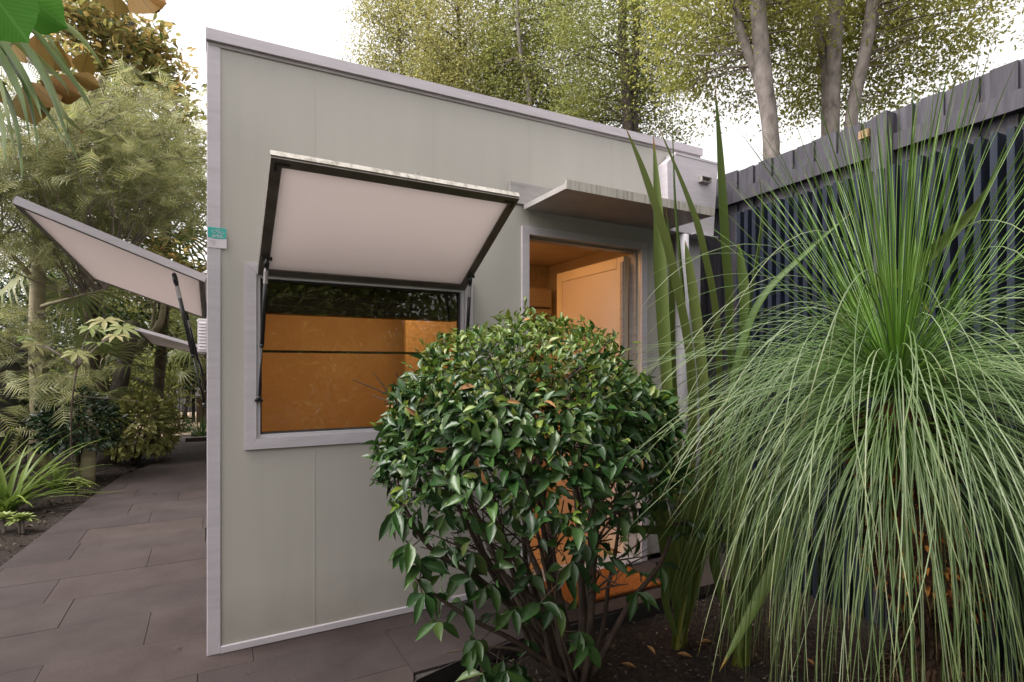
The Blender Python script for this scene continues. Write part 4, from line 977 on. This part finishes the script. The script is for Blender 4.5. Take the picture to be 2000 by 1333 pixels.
hb = P(60, 120, 2.5); q = MB(); q.tube(spline([(-1.9, 2.95, 2.9), P(-40, 60, 2.8), hb, P(110, 145, 2.4)], 4), .010, 6, False); q.tube(spline([(-1.3, 2.9, 3.3), P(200, -80, 2.6), P(240, -25, 2.4)], 4), .012, 6, False); q.build('branches', M['twig'], mg, True)
def px_leaf(a, b, d0, d1, w, facing):
    A, B = P(a[0], a[1], d0), P(b[0], b[1], d1); f = np.array(B-A); L = np.linalg.norm(f)
    return np.array(A), f, L, w*L
specs = [((112, 80), (105, 142), 2.5, 2.4, .55), ((85, 130), (70, 68), 2.5, 2.55, .6), ((160, 148), (172, 104), 2.4, 2.45, .62), ((75, 158), (166, 190), 2.4, 2.3, .36), ((140, 146), (200, 172), 2.4, 2.35, .36), ((60, 160), (117, 214), 2.4, 2.3, .40), ((45, 165), (73, 250), 2.4, 2.3, .46), ((5, 60), (55, 130), 2.6, 2.5, .4), ((-15, 170), (8, 205), 2.4, 2.4, .5), ((100, 85), (134, 138), 2.6, 2.5, .5),
         ((222, -15), (225, 30), 2.4, 2.35, .8), ((262, -20), (303, 32), 2.4, 2.3, .55), ((275, -10), (330, 10), 2.4, 2.3, .4), ((255, -18), (262, 15), 2.4, 2.4, .5)]
for a, b_, d0, d1, w_ in specs:
    A, f, L, wd_ = px_leaf(a, b_, d0, d1, w_, 0)
    nn = np.array((-.25, .9, .35))+unit(1)[0]*.15      # upper face away from the viewer: the rusty underside shows
    leaves_single('leaf', LEAF_F, A[None], f[None], nn[None], np.array([L]), np.array([wd_]), M['l_magnolia_near'], mg)
bl = empty('broad_leaf_branch', (-1.5, 1.2, -.1), 'branch with two big bright green leaves at the top left corner', 'branch')
MB().tube([(-1.5, 1.2, -.1), (-1.4, 1.25, 1.5), (-1.0, 1.5, 2.6), tuple(P(20, -90, 1.9))], [.03, .025, .015, .008], 8).build('stem', M['twig'], bl, True)
for a, b_, d0, d1, w_ in (((-50, -55), (66, 92), 1.7, 1.6, .46), ((0, -42), (143, 60), 1.85, 1.75, .40)):
    A, f, L, wd_ = px_leaf(a, b_, d0, d1, w_, 0)
    leaves_single('leaf', LEAF_F, A[None], f[None], np.array([[-.2, .8, .55]]), np.array([L]), np.array([wd_]), M['l_broad'], bl)

# --- clipped round shrub before the studio
SB = Vector((1.40, 1.99, -.085)); SCN = np.array((1.165, 2.0, .96))
se = empty('clipped_round_shrub', SB, 'large clipped round shrub with glossy leaves before the studio door', 'shrub')
SR = np.array((.585, .57, .56))
def dome(n):
    v = unit(n*2); v = v[(v[:, 2] > -.80)]; keep = rng.random(len(v)) < np.clip((v[:, 2]+.42)/.75, .028, 1); v = v[keep][:n]
    return v
v = dome(8600); n = len(v)
lump = 1+.035*np.sin(v[:, 0]*9+2)*np.cos(v[:, 1]*8)+.03*np.sin(v[:, 2]*13+v[:, 0]*5)
top = np.clip((v[:, 2]-.25)/.6, 0, 1)
rad = np.where(rng.random(n) < .72, rng.uniform(.91, 1.02, n), rng.uniform(.6, .95, n))*lump
pos = SCN+v*SR*rad[:, None]; pos[:, 2] = np.where(v[:, 2] < 0, SCN[2]+v[:, 2]*.62*rad, pos[:, 2])
# the skirt pulls in towards the base
low = v[:, 2] < -.1; pos[low, 0:2] = SCN[0:2]+(pos[low, 0:2]-SCN[0:2])*(1.0+.06*v[low, 2:3])
F = v*.45+unit(n)*.75; F[:, 2] -= .30*(1-top); N = v*.75+unit(n)*.35+np.array((0, 0, .55))
ln = .061*(.55+.75*rng.random(n)**1.6+.25*(rng.random(n) < .12))*(1.12-.38*top); wd = ln*rng.uniform(.36, .47, n)
new = rng.random(n) < (.06+.85*top)
cam_side = (pos[:, 0]*-.0+(SCN[1]-pos[:, 1])*.9+(SCN[0]-pos[:, 0])*.3) > -.1
LS = tmpl_leaf(shape=[(0, .03), (.1, .12), (.3, .42), (.5, .5), (.72, .36), (.9, .13), (1, 0)], fold=.16, droop=.20)
leaves('foliage', LS, pos[~new], F[~new], N[~new], ln[~new], wd[~new], M['l_shrub'], se, 210)
leaves('young_foliage', LS, pos[new], F[new], N[new], ln[new]*.8, wd[new]*.85, M['l_shrub_new'], se, 85)
dv_ = unit(400); dv_ = dv_[dv_[:, 2] > -.2][:34]; nd_ = len(dv_)
leaves_single('leaf', LS, SCN+dv_*SR*1.0, dv_*.4+unit(nd_)*.8, dv_+unit(nd_)*.4, .055*rng.uniform(.6, 1.2, nd_), .02*rng.uniform(.7, 1.2, nd_), M['deadleaf'], se)
# stray shoots standing out of the clipped surface
q = MB(); shp = []; shF = []
for i in range(46):
    v_ = unit(1)[0]; v_[2] = abs(v_[2])*.9+.05 if i % 4 else -.2; v_ /= np.linalg.norm(v_); p0 = Vector(SCN+v_*SR*.85); p1 = Vector(SCN+v_*SR*random.uniform(1.02, 1.10))+Vector((0, 0, .02)); q.tube([p0, p0.lerp(p1, .5), p1], [.0022, .0018, .001], 4, False)
    for k in range(3): shp.append(np.array(p0.lerp(p1, .6+.2*k))); shF.append(v_*.6+unit(1)[0]*.8+np.array((0, 0, .3)))
q.build('shoots', M['bark_shrub'], se, True)['kind'] = 'stuff'
shp = np.array(shp); shF = np.array(shF); ns_ = len(shp)
scatter('shoot_leaves', LS, shp, shF, unit(ns_)*.5+np.array((0, -.2, .8)), .038*rng.uniform(.6, 1.3, ns_), .015*rng.uniform(.7, 1.2, ns_), M['l_shrub_new'], se)
# stems: vase of forked branches
for i in range(17):
    a = 2*math.pi*i/17+random.uniform(-.2, .2); rr = random.uniform(.35, .95) if i % 3 else random.uniform(.1, .5)
    tip = Vector((SCN[0]+math.cos(a)*.56*rr, SCN[1]+math.sin(a)*.54*rr, SCN[2]+random.uniform(-.15, .35)*(1.2-rr)))
    st = SB+Vector((math.cos(a)*.045, math.sin(a)*.045, 0)); mid = st.lerp(tip, .45)+Vector((math.cos(a)*.10*rr, math.sin(a)*.10*rr, -.02)); r = random.uniform(.010, .019)
    q = MB(); pts = bez(st, mid, tip, 9); pts = [p+Vector(rng.normal(size=3)*.006) for p in pts]
    q.tube(pts, [r*(1.25-.09*k) for k in range(10)], 7)
    for k in range(5, 10):
        for _ in range(3):
            if random.random() < .25: continue
            p0 = pts[k]; dv = Vector(unit(1)[0])*.6+Vector((math.cos(a)*.7, math.sin(a)*.7, .45)); e1 = p0+dv*random.uniform(.10, .26)
            tw = bez(p0, p0.lerp(e1, .5)+Vector(rng.normal(size=3)*.02), e1, 4); q.tube(tw, [r*.42, r*.36, r*.3, r*.24, r*.16], 5, False)
            e2 = tw[2]+Vector(unit(1)[0])*.09+Vector((0, 0, .05)); q.tube([tw[2], e2], [r*.22, r*.1], 4, False)
    q.build('stem', M['bark_shrub'], se, True)
# low trailing boughs with hanging leaf sprays on the left and bottom
hang = []
for (pl, r) in (([(1120, 1330, 2.35), (1010, 1255, 2.2), (930, 1215, 2.1), (860, 1170, 2.05), (810, 1130, 2.0)], .010), ([(1130, 1320, 2.35), (1060, 1190, 2.2), (960, 1105, 2.1), (900, 1080, 2.05)], .010), ([(1110, 1340, 2.4), (1040, 1280, 2.3), (960, 1265, 2.25), (870, 1275, 2.2)], .008),
                ([(1150, 1330, 2.4), (1230, 1180, 2.4), (1290, 1100, 2.4), (1330, 980, 2.4)], .013), ([(1120, 1320, 2.4), (960, 1150, 2.15), (850, 1080, 2.05), (800, 1010, 2.0), (775, 940, 2.0)], .010), ([(1130, 1330, 2.3), (1100, 1250, 2.1), (1085, 1180, 2.0), (1090, 1120, 1.95)], .006)):
    pts = spline([P(*p) for p in pl], 5); n_ = len(pts)
    q = MB(); q.tube(pts, [r*(1.2-.75*i/(n_-1)) for i in range(n_)], 7)
    for i in range(n_//3, n_):
        if random.random() < .5:
            b2 = pts[i]; e1 = b2+Vector(unit(1)[0])*.08+Vector((0, -.02, -.01)); q.tube([b2, e1], [.003, .0018], 4, False); hang.append(e1)
    q.build('stem', M['bark_shrub'], se, True)
for spot in ((800, 1060, 1.95), (820, 1130, 2.0), (850, 1090, 2.05), (930, 1250, 2.1), (905, 1180, 2.1), (1085, 1180, 1.95), (1100, 1110, 2.0), (1140, 1060, 2.0), (1170, 1060, 2.05), (990, 1310, 2.1), (1020, 1320, 2.15), (960, 1140, 2.1), (880, 1010, 1.95), (1005, 1190, 2.1), (1095, 1005, 1.9), (850, 1160, 2.1)):
    hang.append(P(*spot))
hp = []; hF = []
for h in hang:
    a0 = random.uniform(0, 6.28)
    for k in range(random.randint(3, 5)):
        a = a0+k*1.5; hp.append(np.array(h)); hF.append((math.cos(a)*.7, math.sin(a)*.7, random.uniform(-1.2, -.1)))
hp = np.array(hp); hF = np.array(hF); n = len(hp); hN = unit(n)*.3+np.array((-.2, -.6, .75))
leaves('foliage', LS, hp, hF, hN, .098*rng.uniform(.75, 1.3, n), .038*rng.uniform(.8, 1.15, n), M['l_shrub'], se, 90)

# --- flax clumps
def flax(label, base, blades):
    e = empty('flax_clump', base, label, 'plant', 'flax clumps beside the door')
    for pts, w_, tw in blades:
        p3 = [Vector(base)+Vector((random.uniform(-.05, .05), random.uniform(-.03, .03), .0))]+[P(*p) for p in pts]
        sp = spline(p3, 5); n_ = len(sp); hw = w_*2.75/FPX/2
        k = len(pts)//2; a, b2 = P(*pts[k]), P(pts[k][0]+10, pts[k][1], pts[k][2]+tw)
        MB().ribbon(sp, [hw*(.35+.65*min(1, i/(n_*.4)))*(1-max(0, (i/(n_-1)-.6)/.4)**1.7*.98) for i in range(n_)], (b2-a), .55).build('leaf', M['l_flax'], e, True)
    return e
b = P(1325, 1255, 2.78); b.z = -.085
flax('tall flax clump with upright blades between shrub and downpipe', b, [
    ([(1350, 900, 2.75), (1344, 712, 2.7), (1304, 503, 2.62), (1258, 350, 2.55), (1220, 245, 2.5)], 25, .02), ([(1310, 900, 2.8), (1296, 669, 2.8), (1288, 532, 2.8), (1284, 406, 2.8), (1276, 262, 2.8)], 26, .0),
    ([(1395, 900, 2.75), (1394, 640, 2.7), (1366, 481, 2.65), (1340, 390, 2.62), (1283, 240, 2.55)], 26, .03), ([(1345, 900, 2.85), (1333, 604, 2.85), (1324, 496, 2.85), (1316, 388, 2.85), (1312, 205, 2.85)], 18, .10),
    ([(1330, 950, 2.9), (1312, 760, 2.95), (1308, 620, 2.95), (1306, 500, 2.95), (1300, 400, 2.95)], 22, .03), ([(1370, 950, 2.85), (1372, 760, 2.85), (1358, 620, 2.85), (1345, 520, 2.85), (1338, 470, 2.85)], 22, .0), ([(1385, 950, 2.9), (1400, 760, 2.9), (1402, 650, 2.9), (1396, 560, 2.9)], 20, .05),
    ([(1415, 900, 2.75), (1419, 620, 2.7), (1411, 496, 2.66), (1405, 388, 2.62), (1401, 280, 2.6), (1396, 165, 2.55)], 28, .02),
    ([(1310, 1120, 2.75), (1290, 1000, 2.7), (1275, 930, 2.65)], 30, .0), ([(1335, 1100, 2.8), (1338, 950, 2.8), (1350, 800, 2.8)], 32, .0), ([(1300, 1180, 2.72), (1300, 1110, 2.7), (1302, 1085, 2.7)], 16, 0),
    ([(1350, 1150, 2.8), (1375, 1000, 2.85), (1390, 870, 2.9)], 30, .0), ([(1340, 1150, 2.85), (1320, 1000, 2.9), (1318, 850, 2.95)], 28, .0), ([(1345, 1120, 2.75), (1360, 1000, 2.6), (1345, 960, 2.5), (1310, 1000, 2.4)], 24, .0)])
b = P(1450, 1285, 2.62); b.z = -.085
flax('shorter flax clump half hidden behind the grass tree leaves', b, [
    ([(1420, 980, 2.65), (1432, 760, 2.65), (1480, 600, 2.62), (1570, 500, 2.58), (1672, 408, 2.5)], 15, -.02),
    ([(1455, 900, 2.7), (1460, 620, 2.7), (1479, 482, 2.68), (1487, 410, 2.66), (1483, 345, 2.65)], 14, .06), ([(1450, 900, 2.7), (1452, 604, 2.7), (1446, 520, 2.7), (1442, 474, 2.7)], 20, .0),
    ([(1500, 1000, 2.55), (1640, 620, 2.4), (1760, 540, 2.35), (1880, 430, 2.3), (1945, 345, 2.25)], 24, .0),
    ([(1470, 1120, 2.6), (1520, 1030, 2.45), (1535, 1060, 2.3), (1470, 1190, 2.15), (1405, 1312, 2.05)], 22, .0), ([(1400, 1130, 2.65), (1388, 1050, 2.6), (1380, 980, 2.6)], 20, .0), ([(1440, 1150, 2.65), (1420, 1000, 2.7), (1405, 880, 2.75)], 30, .0),
    ([(1460, 1150, 2.6), (1480, 1000, 2.6), (1500, 900, 2.6)], 30, .0), ([(1440, 1150, 2.6), (1440, 950, 2.6), (1445, 830, 2.6)], 30, .0), ([(1470, 1140, 2.5), (1510, 1070, 2.45), (1400, 1040, 2.4), (1250, 1030, 2.35), (1185, 1045, 2.3)], 26, .0),
    ([(1520, 1000, 2.7), (1690, 600, 2.75), (1740, 530, 2.75), (1820, 615, 2.7)], 20, .0)])

# --- grass tree
GC = P(1752, 775, 2.05); GB = P(1840, 1400, 2.15); GB.z = -.085
ge = empty('grass_tree', GB, 'grass tree with a fountain of thin green leaves before the fence', 'grass tree')
sp = spline([GB, GB.lerp(GC, .35)+Vector((.03, -.01, 0)), GB.lerp(GC, .7), GC+Vector((0, 0, -.02))], 6); n_ = len(sp)
q = MB(); q.tube(sp, [.125+.035*math.sin(i*.9)+(.03 if i > n_*.4 else 0) if i < n_-3 else .12-.03*(i-n_+3) for i in range(n_)], 18, True, .06); q.build('trunk', M['gt_trunk'], ge, True)
# old leaf bases clothing the trunk
n = 2600; tpos = []; tF = []; tN = []; tO = []
for i in range(n):
    t = random.random()*.97; k = t*(n_-1); a = sp[int(k)].lerp(sp[min(int(k)+1, n_-1)], k-int(k)); az = random.uniform(0, 6.283); d = Vector((math.cos(az), math.sin(az), 0)); r = .13+.035*math.sin(k*.9)+random.uniform(-.01, .012)
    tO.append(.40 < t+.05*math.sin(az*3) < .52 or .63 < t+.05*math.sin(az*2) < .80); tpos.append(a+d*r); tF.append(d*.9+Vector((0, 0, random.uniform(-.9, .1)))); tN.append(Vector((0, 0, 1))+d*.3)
tO = np.array(tO); tpos, tF, tN = np.array(tpos), np.array(tF), np.array(tN); tl = .05*rng.uniform(.5, 1.2, n)
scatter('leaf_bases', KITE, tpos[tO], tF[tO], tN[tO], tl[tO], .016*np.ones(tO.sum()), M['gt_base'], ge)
scatter('dark_leaf_bases', KITE, tpos[~tO], tF[~tO], tN[~tO], tl[~tO], .016*np.ones((~tO).sum()), M['gt_dark'], ge)  # darker brown bases on all of the trunk outside the orange bands
# leaves: integrate each thin blade from the crown under its own weight
# four tiers: stiff young tuft, arching fountain, level blades, skirt hanging from a collar below the tuft
TIERS = ((180, 2, 44, .85, 1.12, .01, .25), (380, 22, 66, 1.0, 1.36, 1.0, 3.2), (460, 55, 98, .95, 1.25, .25, 1.5), (560, 84, 124, .85, 1.2, 1.0, 3.0))
NL = sum(t_[0] for t_ in TIERS); SEG = 16; tier = np.concatenate([np.full(t_[0], k_) for k_, t_ in enumerate(TIERS)])
th = np.concatenate([R(1)*rng.uniform(t_[1], t_[2], t_[0]) for t_ in TIERS]); L = np.concatenate([rng.uniform(t_[3], t_[4], t_[0]) for t_ in TIERS]); kb = np.concatenate([rng.uniform(t_[5], t_[6], t_[0]) for t_ in TIERS])
L *= 1-.35*(rng.random(NL) < .08); az = rng.uniform(0, 2*math.pi, NL)
d = np.stack([np.sin(th)*np.cos(az), np.sin(th)*np.sin(az), np.cos(th)], 1)
p = np.array(GC)+d*np.where(tier == 3, .10, .05)[:, None]+np.stack([np.zeros(NL), np.zeros(NL), np.where(tier == 3, -.05-.09*rng.random(NL), .01)], 1)
drift = rng.normal(size=NL)*np.where(tier == 0, .005, .020); PTS = [p.copy()]; h = (L/SEG)[:, None]; dd = d.copy()
for j in range(SEG):
    dd = dd+np.array((0, 0, -1.0))*(kb*L/SEG*1.9*min(1, .25+j/6))[:, None]; dd /= np.linalg.norm(dd, axis=1, keepdims=True)
    lat = np.stack([-np.sin(az), np.cos(az), np.zeros(NL)], 1)*(drift*(.3+j/SEG))[:, None]; dd = dd+lat; dd /= np.linalg.norm(dd, axis=1, keepdims=True)
    p = p+dd*h; lowz = p[:, 2] < -.06; p[lowz, 2] = -.06
    # keep clear of the battens
    over = p[:, 0] > 3.06; p[over, 0] = 3.06
    PTS.append(p.copy())
PTS = np.stack(PTS, 1)                                    # NL, SEG+1, 3
tg = np.gradient(PTS, axis=1); tg /= np.linalg.norm(tg, axis=2, keepdims=True)+1e-9
side = np.cross(tg, np.array((0, 0, 1.0))+rng.normal(size=(NL, 1, 3))*.25); side /= np.linalg.norm(side, axis=2, keepdims=True)+1e-9
nrm = np.cross(side, tg)
t = np.linspace(0, 1, SEG+1); hw = (.0019*(1-.15*t)*np.clip((1.0-t)/.12, .12, 1))[None, :, None]*rng.uniform(.8, 1.2, NL)[:, None, None]
A_, B_, C_ = PTS-side*hw, PTS+nrm*hw*.9, PTS+side*hw
VA = np.stack([A_, B_, C_], 2).reshape(NL, -1, 3); base_f = []
for j in range(SEG):
    b0_ = j*3; base_f += [(b0_, b0_+1, b0_+4, b0_+3), (b0_+1, b0_+2, b0_+5, b0_+4)]
bf = np.array(base_f); VN = (SEG+1)*3
for nm_, sel, mt_ in (('young_leaves', tier == 0, M['l_grass_young']), ('leaves', tier != 0, M['l_grasstree'])):
    V = VA[sel]; k_ = len(V); nf = k_*len(bf)
    li = (bf.ravel()[None, :]+np.arange(k_)[:, None]*VN).ravel().astype(np.int32)
    me = bpy.data.meshes.new(nm_); me.vertices.add(k_*VN); me.vertices.foreach_set('co', V.reshape(-1).astype(np.float32)); me.loops.add(len(li)); me.loops.foreach_set('vertex_index', li)
    me.polygons.add(nf); me.polygons.foreach_set('loop_start', np.arange(0, nf*4, 4, dtype=np.int32)); me.polygons.foreach_set('loop_total', np.full(nf, 4, np.int32)); me.polygons.foreach_set('use_smooth', np.ones(nf, bool))
    me.update(calc_edges=True)
    at = me.attributes.new('along', 'FLOAT', 'POINT'); at.data.foreach_set('value', np.tile(np.repeat(t, 3), k_).astype(np.float32))
    put(nm_, me, mt_, ge, None, 'stuff')

# --- soil litter
n = 2600; x = rng.uniform(.55, 3.1, n); y = rng.uniform(.8, 2.36, n); ok = np.array([x[i] > lerp(XR, y[i])+.03 for i in range(n)]); x, y = x[ok], y[ok]; n = len(x)
F = unit(n); F[:, 2] *= .3; N = unit(n)*.5+np.array((0, 0, 1))
tag(scatter('bark_mulch', KITE, np.stack([x, y, np.full(n, -.072)+rng.random(n)*.012], 1), F, N, .022*rng.uniform(.4, 1.5, n), .012*rng.uniform(.4, 1.2, n), M['chip'], None), 'dark bark crumbs strewn over the soil bed', 'mulch')
n = 1500; x = rng.uniform(-2.9, -.7, n); y = rng.uniform(4, 10.5, n); ok = np.array([x[i] < lerp(XL, y[i])-.02 for i in range(n)]); x, y = x[ok], y[ok]; n = len(x)
F = unit(n); F[:, 2] *= .3; N = unit(n)*.5+np.array((0, 0, 1))
tag(scatter('leaf_litter', KITE, np.stack([x, y, np.full(n, -.03)+rng.random(n)*.012], 1), F, N, .05*rng.uniform(.4, 1.5, n), .022*rng.uniform(.4, 1.2, n), M['chip'], None), 'brown leaf litter on the left garden bed', 'litter')
lv = tmpl_leaf(fold=.2, droop=-.15); lm_ = bpy.data.meshes.new('fallen_leaf'); lm_.from_pydata([tuple(v) for v in lv[0]], [], lv[1]); lm_.materials.append(M['deadleaf'])
for i, (px, py, lab) in enumerate(((1243, 1306, 'curled tan leaf lying on the soil left of the flax'), (1280, 1280, 'brown leaf on the soil at the foot of the tall flax'), (1352, 1285, 'narrow brown leaf beside the shorter flax base'), (1575, 1290, 'small tan leaf on the soil under the grass tree'), (1390, 1255, 'little brown leaf between the two flax clumps'))):
    c = P(px, py, 1); k = (CAM_H+.065)/(CAM_H-c.z); c = Vector((c.x*k, c.y*k, -.062)); a = random.uniform(0, 6.28)
    o = put('fallen_leaf', lm_, None, None, Matrix.Translation(c) @ Matrix.Rotation(a, 4, 'Z') @ Matrix.Diagonal((.022, .07, .07, 1))); tag(o, lab, 'leaf', 'fallen leaves on the soil')

# --- garden behind the viewer, seen in the window glass
for i, (x, y, lab) in enumerate(((-3.2, -4.5, 'garden tree behind the viewer on the left'), (-.4, -5.5, 'garden tree behind the viewer in the middle'), (2.2, -4.8, 'garden tree behind the viewer on the right'), (5.0, -3.5, 'garden tree behind the viewer beyond the fence'), (1.0, -8.0, 'tall garden tree farthest behind the viewer'))):
    b = Vector((x, y, -.12)); h = 3.4+.4*(i % 3)
    tree('garden_tree', lab, b, [([b, b+Vector((.1, 0, h*.5)), b+Vector((0, .1, h))], .12, .05)], [(b+Vector((0, 0, h*.85)), (1.6, 1.4, 1.7)), (b+Vector((.3, 0, h*.4)), (1.3, 1.1, 1.2))], 300, 32, .34, .20, .09, M['l_tree_dark'], M['bark_dark'], nl=14, group='trees behind the viewer')
